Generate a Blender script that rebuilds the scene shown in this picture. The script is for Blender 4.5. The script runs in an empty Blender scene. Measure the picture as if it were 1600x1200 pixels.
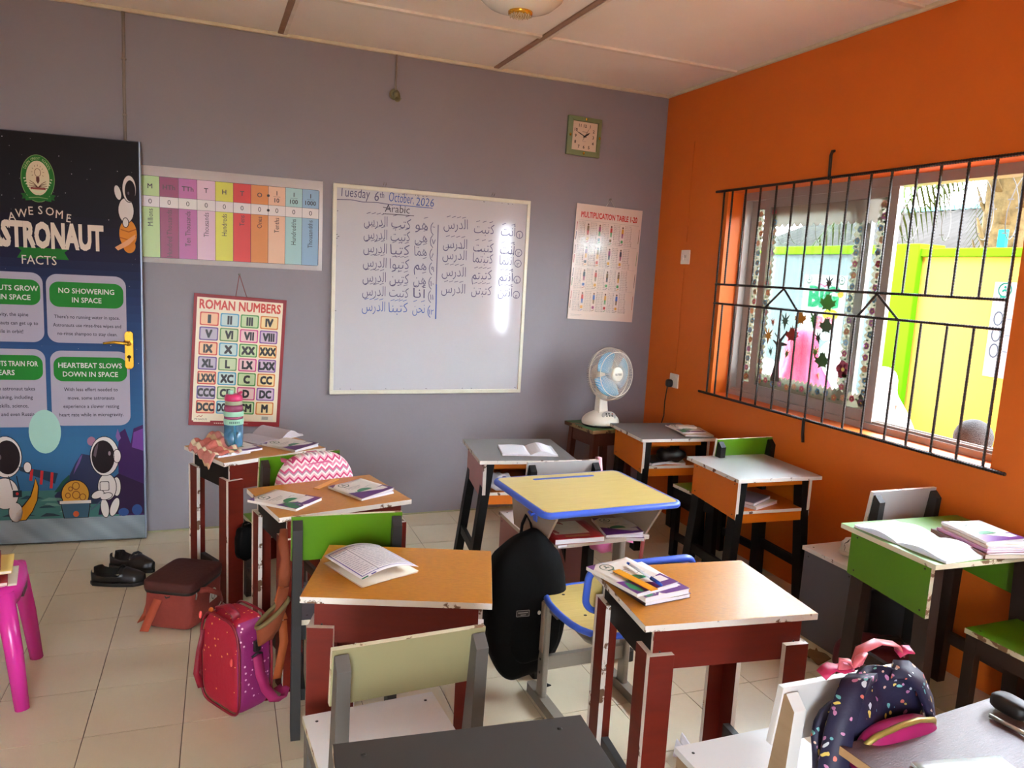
import bpy, bmesh, math, random
from mathutils import Matrix, Vector
random.seed(7)
PI = math.pi
scene = bpy.context.scene
COL = scene.collection

# ------------------------------------------------------------------ camera
F_PX = 1191.73
yaw, pitch, roll = 0.387, 0.1447, 0.0536
cyw, syw, cpt, spt = math.cos(yaw), math.sin(yaw), math.cos(pitch), math.sin(pitch)
fwd = Vector((syw * cpt, cyw * cpt, -spt))
rgt = Vector((cyw, -syw, 0))
upv = rgt.cross(fwd)
rgt, upv = rgt * math.cos(roll) + upv * math.sin(roll), upv * math.cos(roll) - rgt * math.sin(roll)
cam_data = bpy.data.cameras.new('camera')
cam_data.sensor_width = 36.0
cam_data.lens = F_PX / 1600 * 36
cam_data.clip_start = 0.02
cam = bpy.data.objects.new('camera', cam_data)
COL.objects.link(cam)
mw = Matrix.Identity(4)
for i in range(3):
    mw[i][0], mw[i][1], mw[i][2] = rgt[i], upv[i], -fwd[i]
mw[0][3], mw[1][3], mw[2][3] = -2.8101, -4.4559, 1.5177
cam.matrix_world = mw
scene.camera = cam

# ------------------------------------------------------------------ light
world = bpy.data.worlds.new('World')
scene.world = world
world.use_nodes = True
wn = world.node_tree.nodes
wn['Background'].inputs['Color'].default_value = (0.86, 0.96, 1.1, 1)
wn['Background'].inputs['Strength'].default_value = 4.8
sun_data = bpy.data.lights.new('sun', 'SUN')
sun_data.energy = 1.0
sun_data.angle = math.radians(12)
sun_data.color = (1.0, 0.95, 0.86)
sun = bpy.data.objects.new('sun', sun_data)
sun.rotation_euler = (math.radians(38), math.radians(12), 0)
COL.objects.link(sun)
vs = scene.view_settings
vs.view_transform = 'Standard'
vs.look = 'None'
vs.exposure = 3.12
vs.gamma = 1.0
vs.use_curve_mapping = False
scene.cycles.use_denoising = True
scene.cycles.max_bounces = 10
scene.cycles.diffuse_bounces = 7
scene.cycles.transparent_max_bounces = 16

# ------------------------------------------------------------------ helpers
def lin(c):
    """'#rrggbb' (display colour) -> linear rgba"""
    if not isinstance(c, str):
        return tuple(c) + ((1,) if len(c) == 3 else ())
    c = c.lstrip('#')
    o = []
    for i in (0, 2, 4):
        x = int(c[i:i + 2], 16) / 255
        o.append(x / 12.92 if x <= 0.04045 else ((x + 0.055) / 1.055) ** 2.4)
    return tuple(o) + (1,)

MATS = {}
def mat(name, col, rough=0.55, metal=0.0, var=0.0, scale=6.0, stretch=(1, 1, 1), col2=None, thr=None,
        bump=0.0, bscale=60.0, spec=0.5, coat=0.0, sheen=0.0, alpha=1.0, trans=0.0):
    """procedural Principled material; var = noise amount towards col2, thr = hard threshold patches of col2"""
    if name in MATS:
        return MATS[name]
    m = bpy.data.materials.new(name)
    m.use_nodes = True
    nt = m.node_tree
    b = nt.nodes['Principled BSDF']
    c = lin(col)
    b.inputs['Base Color'].default_value = c
    b.inputs['Roughness'].default_value = rough
    b.inputs['Metallic'].default_value = metal
    b.inputs['Specular IOR Level'].default_value = spec
    b.inputs['Coat Weight'].default_value = coat
    b.inputs['Sheen Weight'].default_value = sheen
    b.inputs['Alpha'].default_value = alpha
    b.inputs['Transmission Weight'].default_value = trans
    if var or thr is not None or bump:
        tc = nt.nodes.new('ShaderNodeTexCoord')
        mp = nt.nodes.new('ShaderNodeMapping')
        mp.inputs['Scale'].default_value = stretch
        nt.links.new(tc.outputs['Object'], mp.inputs['Vector'])
    if var or thr is not None:
        n = nt.nodes.new('ShaderNodeTexNoise')
        n.inputs['Scale'].default_value = scale
        n.inputs['Detail'].default_value = 6
        n.inputs['Roughness'].default_value = 0.6
        nt.links.new(mp.outputs['Vector'], n.inputs['Vector'])
        r = nt.nodes.new('ShaderNodeValToRGB')
        if thr is not None:
            r.color_ramp.elements[0].position = thr - 0.012
            r.color_ramp.elements[1].position = thr + 0.012
        else:
            r.color_ramp.elements[0].position = 0.5 - 0.22
            r.color_ramp.elements[1].position = 0.5 + 0.22
        c2 = lin(col2) if col2 else tuple(x * 0.6 for x in c[:3]) + (1,)
        w = 1.0 if thr is not None else var
        r.color_ramp.elements[0].color = tuple(a * (1 - w) + d * w for a, d in zip(c, c2))
        r.color_ramp.elements[1].color = c
        nt.links.new(n.outputs['Fac'], r.inputs['Fac'])
        nt.links.new(r.outputs['Color'], b.inputs['Base Color'])
    if bump:
        n2 = nt.nodes.new('ShaderNodeTexNoise')
        n2.inputs['Scale'].default_value = bscale
        n2.inputs['Detail'].default_value = 3
        nt.links.new(mp.outputs['Vector'], n2.inputs['Vector'])
        bp = nt.nodes.new('ShaderNodeBump')
        bp.inputs['Strength'].default_value = bump
        bp.inputs['Distance'].default_value = 0.01
        nt.links.new(n2.outputs['Fac'], bp.inputs['Height'])
        nt.links.new(bp.outputs['Normal'], b.inputs['Normal'])
    MATS[name] = m
    return m

def print_mat(name, rough, coat=0.0, spec=0.5):
    """flat print: the ink colour comes from the face colours of the printed shapes"""
    if name in MATS:
        return MATS[name]
    m = bpy.data.materials.new(name)
    m.use_nodes = True
    nt = m.node_tree
    b = nt.nodes['Principled BSDF']
    a = nt.nodes.new('ShaderNodeAttribute')
    a.attribute_name = 'ink'
    nt.links.new(a.outputs['Color'], b.inputs['Base Color'])
    b.inputs['Roughness'].default_value = rough
    b.inputs['Coat Weight'].default_value = coat
    b.inputs['Specular IOR Level'].default_value = spec
    MATS[name] = m
    return m

def glass_mat(name, tint, gloss=0.06):
    if name in MATS:
        return MATS[name]
    m = bpy.data.materials.new(name)
    m.use_nodes = True
    nt = m.node_tree
    nt.nodes.remove(nt.nodes['Principled BSDF'])
    out = nt.nodes['Material Output']
    t = nt.nodes.new('ShaderNodeBsdfTransparent')
    t.inputs['Color'].default_value = tuple(tint) + (1,)
    g = nt.nodes.new('ShaderNodeBsdfGlossy')
    g.inputs['Roughness'].default_value = 0.03
    mx = nt.nodes.new('ShaderNodeMixShader')
    mx.inputs[0].default_value = gloss
    nt.links.new(t.outputs[0], mx.inputs[1])
    nt.links.new(g.outputs[0], mx.inputs[2])
    nt.links.new(mx.outputs[0], out.inputs['Surface'])
    MATS[name] = m
    return m

class MB:
    """collects shapes, links them as one mesh object"""
    def __init__(self):
        self.v, self.f, self.m, self.s = [], [], [], []
    def add(self, vs_, fs, m=0, s=False):
        b = len(self.v)
        self.v += [tuple(p) for p in vs_]
        for i, f in enumerate(fs):
            self.f.append(tuple(b + k for k in f))
            self.m.append(m[i] if isinstance(m, (list, tuple)) else m)
            self.s.append(s)
        return self
    def box(self, x0, y0, z0, x1, y1, z1, m=0, e=None, xf=None):
        """e: material index of the four narrow sides (plank edges)"""
        x0, x1 = min(x0, x1), max(x0, x1); y0, y1 = min(y0, y1), max(y0, y1); z0, z1 = min(z0, z1), max(z0, z1)
        P = [(x0, y0, z0), (x1, y0, z0), (x1, y1, z0), (x0, y1, z0), (x0, y0, z1), (x1, y0, z1), (x1, y1, z1), (x0, y1, z1)]
        if xf is not None:
            P = [tuple(xf @ Vector(p)) for p in P]
        mm = [m] * 6
        if e is not None:
            d = (x1 - x0, y1 - y0, z1 - z0)
            ax = d.index(min(d))
            keep = {2: (0, 1), 1: (2, 4), 0: (3, 5)}[ax]
            mm = [m if i in keep else e for i in range(6)]
        return self.add(P, [(0, 3, 2, 1), (4, 5, 6, 7), (0, 1, 5, 4), (1, 2, 6, 5), (2, 3, 7, 6), (3, 0, 4, 7)], mm)
    def prism(self, poly, axis, a0, a1, m=0, e=None, s=False):
        """poly of 2D points extruded along axis ('x': poly=(y,z), 'y': (x,z), 'z': (x,y))"""
        def P(p, a):
            return {'x': (a, p[0], p[1]), 'y': (p[0], a, p[1]), 'z': (p[0], p[1], a)}[axis]
        n = len(poly)
        V = [P(p, a0) for p in poly] + [P(p, a1) for p in poly]
        ar = sum(poly[i][0] * poly[(i + 1) % n][1] - poly[(i + 1) % n][0] * poly[i][1] for i in range(n))
        flip = (ar > 0) != (a1 > a0)
        if axis == 'y':
            flip = not flip
        F = [tuple(reversed(range(n))), tuple(range(n, 2 * n))] + [(i, (i + 1) % n, n + (i + 1) % n, n + i) for i in range(n)]
        if flip:
            F = [tuple(reversed(f)) for f in F]
        ee = m if e is None else e
        self.add(V, F[:2], m)
        b = len(self.v) - 2 * n
        for f in F[2:]:
            self.f.append(tuple(b + k for k in f)); self.m.append(ee); self.s.append(s)
        return self
    def tube(self, path, r, n=8, m=0, closed=False, s=True, flat=None):
        path = [Vector(p) for p in path]
        k = len(path)
        rs = r if isinstance(r, (list, tuple)) else [r] * k
        V, F = [], []
        t0 = (path[1] - path[0]).normalized()
        ref = Vector((0, 0, 1)) if abs(t0.z) < 0.9 else Vector((1, 0, 0))
        nrm = (ref - t0 * ref.dot(t0)).normalized()
        for i, p in enumerate(path):
            if closed:
                t = (path[(i + 1) % k] - path[i - 1]).normalized()
            else:
                t = (path[min(i + 1, k - 1)] - path[max(i - 1, 0)]).normalized()
            nrm = nrm - t * nrm.dot(t)
            nrm = nrm.normalized() if nrm.length > 1e-6 else t.orthogonal().normalized()
            bn = t.cross(nrm)
            for j in range(n):
                a = 2 * PI * j / n
                q = 1.0 if flat is None else flat
                V.append(p + nrm * (rs[i] * math.cos(a) * q) + bn * (rs[i] * math.sin(a)))
        for i in range(k if closed else k - 1):
            for j in range(n):
                a, b = i * n + j, i * n + (j + 1) % n
                c, d = ((i + 1) % k) * n + (j + 1) % n, ((i + 1) % k) * n + j
                F.append((a, b, c, d))
        if not closed:
            F.append(tuple(reversed(range(n)))); F.append(tuple(range((k - 1) * n, k * n)))
        return self.add(V, F, m, s)
    def lathe(self, prof, n=24, c=(0, 0, 0), m=0, s=True, xf=None, close=True):
        V, F = [], []
        for r, z in prof:
            for j in range(n):
                a = 2 * PI * j / n
                p = Vector((c[0] + r * math.cos(a), c[1] + r * math.sin(a), c[2] + z))
                V.append(xf @ p if xf is not None else p)
        for i in range(len(prof) - 1):
            for j in range(n):
                F.append((i * n + j, i * n + (j + 1) % n, (i + 1) * n + (j + 1) % n, (i + 1) * n + j))
        if close:
            F.append(tuple(reversed(range(n)))); F.append(tuple(range((len(prof) - 1) * n, len(prof) * n)))
        return self.add(V, F, m, s)
    def grid(self, fn, nu, nv, m=0, s=True, cu=False, cv=False):
        V = [fn(i / (nu if cu else nu - 1), j / (nv if cv else nv - 1)) for i in range(nu) for j in range(nv)]
        F = []
        for i in range(nu if cu else nu - 1):
            for j in range(nv if cv else nv - 1):
                a = i * nv + j; b = ((i + 1) % nu) * nv + j
                c = ((i + 1) % nu) * nv + (j + 1) % nv; d = i * nv + (j + 1) % nv
                F.append((a, b, c, d))
        return self.add(V, F, m, s)
    def blob(self, c, r, n=16, k=10, e=1.0, m=0, fn=None, xf=None):
        """superellipsoid; e<1 boxy. fn(p)->p deforms in unit space"""
        def sg(x, p):
            return math.copysign(abs(x) ** p, x)
        V, F = [], []
        for i in range(k + 1):
            th = -PI / 2 + PI * i / k
            for j in range(n):
                ph = 2 * PI * j / n
                p = Vector((sg(math.cos(th), e) * sg(math.cos(ph), e), sg(math.cos(th), e) * sg(math.sin(ph), e), sg(math.sin(th), e)))
                if fn:
                    p = Vector(fn(p))
                p = Vector((c[0] + p.x * r[0], c[1] + p.y * r[1], c[2] + p.z * r[2]))
                V.append(xf @ p if xf is not None else p)
        for i in range(k):
            for j in range(n):
                F.append((i * n + j, i * n + (j + 1) % n, (i + 1) * n + (j + 1) % n, (i + 1) * n + j))
        return self.add(V, F, m, True)
    def mesh(self, name, mats):
        me = bpy.data.meshes.new(name)
        me.from_pydata(self.v, [], self.f)
        for mm in (mats if isinstance(mats, (list, tuple)) else [mats]):
            me.materials.append(mm)
        me.polygons.foreach_set('material_index', self.m)
        me.polygons.foreach_set('use_smooth', self.s)
        me.validate()
        me.update()
        return me
    def build(self, name, mats, parent=None, loc=None, rot=None, bevel=0.0, sub=0, solid=0.0):
        o = bpy.data.objects.new(name, self.mesh(name, mats))
        COL.objects.link(o)
        if parent is not None:
            o.parent = parent
        if loc is not None:
            o.location = loc
        if rot is not None:
            o.rotation_euler = rot
        if solid:
            d = o.modifiers.new('solid', 'SOLIDIFY'); d.thickness = solid; d.offset = 0
        if bevel:
            d = o.modifiers.new('bevel', 'BEVEL'); d.width = bevel; d.segments = 2; d.limit_method = 'ANGLE'; d.harden_normals = False
        if sub:
            d = o.modifiers.new('sub', 'SUBSURF'); d.levels = sub; d.render_levels = sub
        return o

def tag(o, label=None, cat=None, group=None, kind=None):
    if label: o['label'] = label
    if cat: o['category'] = cat
    if group: o['group'] = group
    if kind: o['kind'] = kind
    return o

def thing(name, label, cat, loc=(0, 0, 0), rz=0.0, group=None):
    o = bpy.data.objects.new(name, None)
    o.empty_display_size = 0.05
    COL.objects.link(o)
    o.location = loc
    o.rotation_euler = (0, 0, rz)
    return tag(o, label, cat, group)

def copy_tree(o, parent=None):
    c = o.copy()
    COL.objects.link(c)
    c.parent = parent
    for ch in list(o.children):
        copy_tree(ch, c)
    return c

_tc = bpy.data.curves.new('lettering', 'FONT')
_to = bpy.data.objects.new('lettering', _tc)
_tcache = {}
def text_mesh(s, bold, res, line):
    k = (s, bold, res, line)
    if k not in _tcache:
        _tc.body = s
        _tc.resolution_u = res
        _tc.offset = bold
        _tc.space_line = line
        me = bpy.data.meshes.new_from_object(_to)
        V = [(v.co.x, v.co.y) for v in me.vertices]
        Fc = [tuple(p.vertices) for p in me.polygons]
        bpy.data.meshes.remove(me)
        xs = [p[0] for p in V] or [0]
        _tcache[k] = (V, Fc, min(xs), max(xs))
    return _tcache[k]

class Print:
    """flat printed shapes in a plane (u right, v up), each layer a hair above the one below"""
    def __init__(self, step=0.0004):
        self.v, self.f, self.c, self.step = [], [], [], step
    def poly(self, pts, c, l=0):
        b = len(self.v)
        self.v += [(p[0], p[1], l * self.step) for p in pts]
        ar = sum(pts[i][0] * pts[(i + 1) % len(pts)][1] - pts[(i + 1) % len(pts)][0] * pts[i][1] for i in range(len(pts)))
        f = tuple(range(b, b + len(pts)))
        self.f.append(f if ar > 0 else tuple(reversed(f)))
        self.c.append(lin(c))
        return self
    def rect(self, x0, y0, x1, y1, c, l=0):
        return self.poly([(x0, y0), (x1, y0), (x1, y1), (x0, y1)], c, l)
    def rrect(self, x0, y0, x1, y1, r, c, l=0, n=5):
        P = []
        for cx, cy, a0 in ((x1 - r, y0 + r, -PI / 2), (x1 - r, y1 - r, 0), (x0 + r, y1 - r, PI / 2), (x0 + r, y0 + r, PI)):
            for i in range(n + 1):
                a = a0 + PI / 2 * i / n
                P.append((cx + r * math.cos(a), cy + r * math.sin(a)))
        return self.poly(P, c, l)
    def ell(self, cx, cy, rx, ry, c, l=0, n=28, a0=0.0, a1=2 * PI, rot=0.0):
        full = abs(a1 - a0) > 6.28
        P = []
        for i in range(n if full else n + 1):
            a = a0 + (a1 - a0) * i / n
            x, y = rx * math.cos(a), ry * math.sin(a)
            P.append((cx + x * math.cos(rot) - y * math.sin(rot), cy + x * math.sin(rot) + y * math.cos(rot)))
        return self.poly(P, c, l)
    def line(self, pts, w, c, l=0):
        for a, b in zip(pts[:-1], pts[1:]):
            dx, dy = b[0] - a[0], b[1] - a[1]
            d = math.hypot(dx, dy) or 1
            nx, ny, tx, ty = -dy / d * w / 2, dx / d * w / 2, dx / d * w / 4, dy / d * w / 4
            self.poly([(a[0] - nx - tx, a[1] - ny - ty), (b[0] - nx + tx, b[1] - ny + ty), (b[0] + nx + tx, b[1] + ny + ty), (a[0] + nx - tx, a[1] + ny - ty)], c, l)
        return self
    def ring(self, cx, cy, rx, ry, w, c, l=0, n=28):
        P = [(cx + rx * math.cos(2 * PI * i / n), cy + ry * math.sin(2 * PI * i / n)) for i in range(n + 1)]
        return self.line(P, w, c, l)
    def text(self, s, x, y, size, c, l=0, align='c', bold=0.0, rot=0.0, sx=1.0, fit=None, res=2, shear=0.0, line=1.0):
        V, Fc, a, b = text_mesh(s, min(bold, 0.0), res, line)
        stamps = [(0, 0)] if bold <= 0 else [(dx * bold, dy * bold) for dx, dy in ((-1, -1), (1, -1), (-1, 1), (1, 1), (0, 0))]
        if fit:
            sx = fit / max((b - a) * size, 1e-6)
        off = {'c': (a + b) / 2, 'l': a, 'r': b}[align]
        cr, sr = math.cos(rot), math.sin(rot)
        for q_, (dx, dy) in enumerate(stamps):
            base = len(self.v)
            for px, py in V:
                X, Y = (px - off + shear * py + dx) * size * sx, (py + dy) * size
                self.v.append((x + X * cr - Y * sr, y + X * sr + Y * cr, (l + q_ * .02) * self.step))
            for f in Fc:
                self.f.append(tuple(base + k for k in f))
                self.c.append(lin(c))
        return self
    def bend(self, fn):
        self.v = [fn(p) for p in self.v]
        return self
    def build(self, name, m, parent=None, loc=None, rot=None, matrix=None):
        me = bpy.data.meshes.new(name)
        me.from_pydata(self.v, [], self.f)
        at = me.color_attributes.new('ink', 'FLOAT_COLOR', 'CORNER')
        cols = []
        for f, c in zip(self.f, self.c):
            cols += list(c) * len(f)
        at.data.foreach_set('color', cols)
        me.materials.append(m)
        o = bpy.data.objects.new(name, me)
        COL.objects.link(o)
        if parent is not None:
            o.parent = parent
        if matrix is not None:
            o.matrix_local = matrix
        if loc is not None:
            o.location = loc
        if rot is not None:
            o.rotation_euler = rot
        return o

WALL = (PI / 2, 0, 0)          # print plane -> the board wall (faces -y)

# ------------------------------------------------------------------ materials
m_wall_grey = mat('wall_paint_grey', '#8e878c', 0.5, var=0.25, scale=3, col2='#81797d', bump=0.06, bscale=25, spec=0.35)
m_wall_orange = mat('wall_paint_orange', '#d96a1c', 0.5, var=0.25, scale=3, col2='#c95a12', bump=0.06, bscale=25, spec=0.35)
m_wall_cream = mat('wall_paint_cream', '#c9bfae', 0.7)
m_ceiling = mat('ceiling_board_paint', '#f0e8de', 0.75, var=0.3, scale=2.2, col2='#e2d2bf')
m_batten = mat('batten_paint', '#ece4d6', 0.6, var=0.5, scale=14, col2='#c9b79f')
m_batten_shade = mat('batten_shade_brown', '#a3826a', 0.7, var=0.5, scale=14, col2='#7d5f4a')
m_cream_trim = mat('cream_trim_paint', '#d9cdb2', 0.6, var=0.4, scale=20, col2='#b7a888')
m_grout = mat('grout', '#6e5f4f', 0.9)
m_tile = mat('ceramic_tile_beige', '#d6cbae', 0.32, var=0.35, scale=5, col2='#c8ba99', bump=0.03, bscale=180, spec=0.5)
m_alu = mat('window_aluminium', '#a79d95', 0.4, metal=0.3, var=0.2, scale=9, col2='#8d827a')
m_glass = glass_mat('window_glass', (0.93, 0.97, 0.96))
m_rebar = mat('grille_black_paint', '#1d1613', 0.5, var=0.4, scale=30, col2='#3c2419', metal=0.2)
m_concrete = mat('yard_red_earth', '#96694a', 0.95, spec=0.1, var=0.4, scale=3, col2='#80553a')
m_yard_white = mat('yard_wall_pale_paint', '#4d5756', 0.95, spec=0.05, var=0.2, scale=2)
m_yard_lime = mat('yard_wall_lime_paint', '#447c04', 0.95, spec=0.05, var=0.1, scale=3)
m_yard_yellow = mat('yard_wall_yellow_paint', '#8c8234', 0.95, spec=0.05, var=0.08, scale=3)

# ------------------------------------------------------------------ the room
H = 2.7086
XL, YB = -3.95, -6.2
Z0, Z1 = 0.87, 2.045
W1 = (-2.49, -0.715)
W2 = (-3.5, -2.72)
V0, V1 = 0.4, 1.95
DOORWAY = (-0.90, -0.03)

def struct(name, mb, mats, parent=None, bevel=0.0):
    o = mb.build(name, mats, parent, bevel=bevel)
    if parent is None:
        o['kind'] = 'structure'
    return o

struct('wall_front', MB().box(XL - 0.2, 0, -0.05, 0.2, 0.2, H + 0.1), m_wall_grey)
wr = MB()
YM = YB - 0.2
wr.box(0, YM, -0.05, 0.2, 0, Z0).box(0, YM, Z1, 0.2, 0, H + 0.1)
for a, b in ((W1[1], 0), (W2[1], W1[0]), (YM, W2[0])):
    wr.box(0, a, Z0, 0.2, b, Z1)
struct('wall_right', wr, m_wall_orange)
wl = MB()
wl.box(XL - 0.2, YB - 0.2, -0.05, XL, DOORWAY[0], H + 0.1).box(XL - 0.2, DOORWAY[0], 2.09, XL, 0, H + 0.1).box(XL - 0.2, DOORWAY[1], -0.05, XL, 0, 2.09)
struct('wall_left', wl, m_wall_cream)
# unseen shell added beyond the open doorway to keep daylight out
cr_ = MB().box(-5.75, -2.2, -0.05, -5.6, 0.6, H + 0.1).box(-5.6, 0.45, -0.05, XL - 0.2, 0.6, H + 0.1).box(-5.75, -2.2, H, XL - 0.2, 0.6, H + 0.1).box(-5.6, -2.35, -0.05, XL - 0.2, -2.2, H + 0.1)
struct('wall_light_block', cr_, m_wall_cream)
wb = MB()
FILL_WIN = (-3.85, -2.95)  # back-wall opening added to let in fill light
wb.box(XL, YB - 0.2, -0.05, 0, YB, V0).box(XL, YB - 0.2, V1, 0, YB, H + 0.1).box(XL, YB - 0.2, V0, FILL_WIN[0], YB, V1).box(FILL_WIN[1], YB - 0.2, V0, 0, YB, V1)
struct('wall_back', wb, m_wall_cream)

# floor: grout bed with single tiles laid on it
TS, TH = 0.2898, -0.021
OX, OY = -3.4251, -0.1837
floor = MB().box(XL, YB, -0.06, 0, 0, -0.004).box(XL, YB, -0.05, 0, -4.72, 0.0, m=1)
floor = struct('floor', floor, [m_grout, m_tile])
def clip(poly, ax, lim, keep_less):
    out = []
    for i in range(len(poly)):
        a, b = poly[i], poly[(i + 1) % len(poly)]
        ia = (a[ax] <= lim) if keep_less else (a[ax] >= lim)
        ib = (b[ax] <= lim) if keep_less else (b[ax] >= lim)
        if ia:
            out.append(a)
        if ia != ib:
            t = (lim - a[ax]) / (b[ax] - a[ax])
            out.append((a[0] + (b[0] - a[0]) * t, a[1] + (b[1] - a[1]) * t))
    return out
ct, st = math.cos(TH), math.sin(TH)
g = TS / 2 - 0.0016
tile_me = MB().box(-g, -g, -0.01, g, g, 0).mesh('tile', m_tile)
for i in range(-3, 13):
    for j in range(-2, 17):
        px = OX + TS * ((i + 0.5) * ct + (j + 0.5) * st)
        py = OY + TS * ((i + 0.5) * st - (j + 0.5) * ct)
        sq = [(px + a * ct - b * st, py + a * st + b * ct) for a, b in ((-g, -g), (g, -g), (g, g), (-g, g))]
        lim = [(0, XL, False), (0, 0, True), (1, 0, True), (1, -4.72, False)]
        inside = all((p[ax] <= l) if less else (p[ax] >= l) for p in sq for ax, l, less in lim)
        if inside:
            o = bpy.data.objects.new('tile', tile_me)
            o.location = (px, py, random.uniform(-0.0004, 0.0002))
            o.rotation_euler = (0, 0, TH)
            COL.objects.link(o)
            o.parent = floor
        else:
            q = sq
            for ax, l, less in lim:
                q = clip(q, ax, l, less) if q else q
            if len(q) >= 3:
                ar = abs(sum(q[k][0] * q[(k + 1) % len(q)][1] - q[(k + 1) % len(q)][0] * q[k][1] for k in range(len(q)))) / 2
                if ar > 0.0008:
                    MB().prism(q, 'z', -0.01, 0).build('tile', m_tile, floor)

# ceiling of painted boards with cover battens
ceil = struct('ceiling', MB().box(XL, YB, H + 0.012, 0, 0, H + 0.1), m_ceiling)
CX = [XL, -3.64, -2.42, -1.2, 0]
CY = [0, -0.71, -1.93, -3.15, -4.37, -5.59, YB]
for a, b in zip(CX[:-1], CX[1:]):
    for c, d in zip(CY[:-1], CY[1:]):
        MB().box(a + 0.003, d + 0.003, H + random.uniform(0, 0.002), b - 0.003, c - 0.003, H + 0.014).build('ceiling_panel', m_ceiling, ceil)
for x in CX[1:-1]:
    MB().box(x - 0.024, YB, H - 0.007, x + 0.004, -0.02, H + 0.001).build('batten', m_batten_shade, ceil)  # brown strip paints in the shaded side of the batten
    MB().box(x + 0.005, YB, H - 0.011, x + 0.022, -0.02, H + 0.001).build('batten', m_batten, ceil)
for y in CY[1:-1]:
    for a, b in zip(CX[:-1], CX[1:]):
        MB().box(a + 0.026, y - 0.016, H - 0.011, b - 0.026, y + 0.016, H + 0.001).build('batten', m_batten, ceil)
struct('trim_1', MB().box(XL, -0.022, H - 0.018, -0.022, 0, H), m_cream_trim, bevel=0.003)
struct('baseboard_front', MB().box(XL + .02, -0.006, 0, -0.02, 0, 0.009), mat('mortar_fillet', '#a9a57c', 0.9, var=.5, scale=20, col2='#80795c'))
struct('trim_2', MB().box(-0.022, YB, H - 0.018, 0, 0, H), m_cream_trim, bevel=0.003)

# unseen school roof, added with eaves drawn out wide to shade the yard
rf_ = MB()
rf_.prism([(1.3, 2.66), (-1.97, 4.25), (-4.6, 2.98), (-4.6, 3.04), (-1.97, 4.33), (1.3, 2.72)], 'y', YB - 0.6, 0.6)
struct('roof', rf_, mat('shade_roof_sheet', '#6a625c', 0.7))

# ------------------------------------------------------------------ window with sliding sashes
R_IN = Matrix(((0, 0, -1, 0), (-1, 0, 0, 0), (0, 1, 0, 0), (0, 0, 0, 1)))   # u -> -y, v -> z, faces the room (-x)
win = bpy.data.objects.new('window_1', None)
COL.objects.link(win)
win['kind'] = 'structure'
fr = MB()
ya, yb = W1[1], W1[0]
for (y0, y1, z0, z1) in ((ya - 0.03, ya, Z0, Z1), (yb, yb + 0.03, Z0, Z1), (yb + 0.03, ya - 0.03, Z1 - 0.045, Z1), (yb + 0.03, ya - 0.03, Z0, Z0 + 0.03)):
    fr.box(0.11, y0, z0, 0.19, y1, z1)
fr.box(0.125, yb, Z0 + 0.03, 0.13, ya, Z0 + 0.042).box(0.17, yb, Z0 + 0.03, 0.175, ya, Z0 + 0.042)
fr.build('window_frame', m_alu, win)
FLOWERS = ['#c9566f', '#7fa3c8', '#d9a58a', '#b06f9c', '#c97c5a', '#6f8fa8']
def flower(P, x, y, r, c, l):
    for k in range(5):
        a = 2 * PI * k / 5 + x * 40
        P.ell(x + r * 0.55 * math.cos(a), y + r * 0.55 * math.sin(a), r * 0.5, r * 0.5, c, l, 8)
    P.ell(x, y, r * 0.25, r * 0.25, '#ead27a', l + 1, 8)
def scallop(P, x0, y0, x1, y1, w, top=None):
    """floral border with a wavy inner edge along the four sides of a pane"""
    base = '#857f6b'
    top = w if top is None else top
    def strip(ax, a, b, edge, inward, wd):
        n = max(4, int((b - a) / 0.032))
        pts = []
        for i in range(n * 4 + 1):
            t = a + (b - a) * i / (n * 4)
            pts.append((t, edge + inward * (wd - 0.009 + 0.009 * math.cos(2 * PI * i / 4))))
        poly = [(a, edge)] + [p for p in pts] + [(b, edge)]
        P.poly([(p if ax == 0 else (p[1], p[0])) for p in poly], base, 1)
        k = int((b - a) / 0.055)
        for i in range(k):
            t = a + (b - a) * (i + 0.5) / k
            e = edge + inward * wd * random.uniform(0.3, 0.6)
            flower(P, *((t, e) if ax == 0 else (e, t)), 0.017, random.choice(FLOWERS), 2)
            t2 = t + (b - a) / k * 0.5
            e2 = edge + inward * wd * random.uniform(0.2, 0.6)
            P.ell(*((t2, e2) if ax == 0 else (e2, t2)), 0.008, 0.005, '#4f6a4a', 2, 8)
    strip(0, x0, x1, y0, 1, w)
    strip(1, y0, y1, x0, 1, w * 0.8)
    strip(1, y0, y1, x1, -1, w * 0.8)
    P.rect(x0, y1 - top, x1, y1, '#8d8378', 1)
    n = int((x1 - x0) / 0.045)
    for i in range(n):
        P.ell(x0 + (x1 - x0) * (i + 0.5) / n, y1 - top, 0.02, 0.014, '#8d8378', 1, 10, PI, 2 * PI)
def leaf(P, x, y, r, c, rot, l=3, maple=True):
    if maple:
        prof = [(0, -1.0), (.06, -.45), (.55, -.62), (.45, -.32), (1, .02), (.82, .12), (.95, .45), (.55, .32), (.38, .5), (.28, .92), (.1, .75), (0, 1.1)]
        pts = prof + [(-a, b) for a, b in reversed(prof[1:-1])]
    else:
        pts = [(0, -1)]
        for k, ang in enumerate((-30, 10, 50, 90, 130, 170, 210)):
            ln = 1.05 if k in (2, 3, 4) else 0.7
            a = math.radians(ang)
            for d, rr in ((-18, .36), (-10, ln * .6), (0, ln), (10, ln * .6), (18, .36)):
                b = a + math.radians(d)
                pts.append((rr * math.cos(b), rr * math.sin(b)))
    cr, sr = math.cos(rot), math.sin(rot)
    P.poly([(x + r * (a * cr - b * sr), y + r * (a * sr + b * cr)) for a, b in pts], c, l)
m_sticker = print_mat('window_sticker_print', 0.6)
_nt = m_sticker.node_tree                     # thin paper stuck on glass lets some daylight through
_tr = _nt.nodes.new('ShaderNodeBsdfTranslucent')
_mx = _nt.nodes.new('ShaderNodeMixShader')
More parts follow.
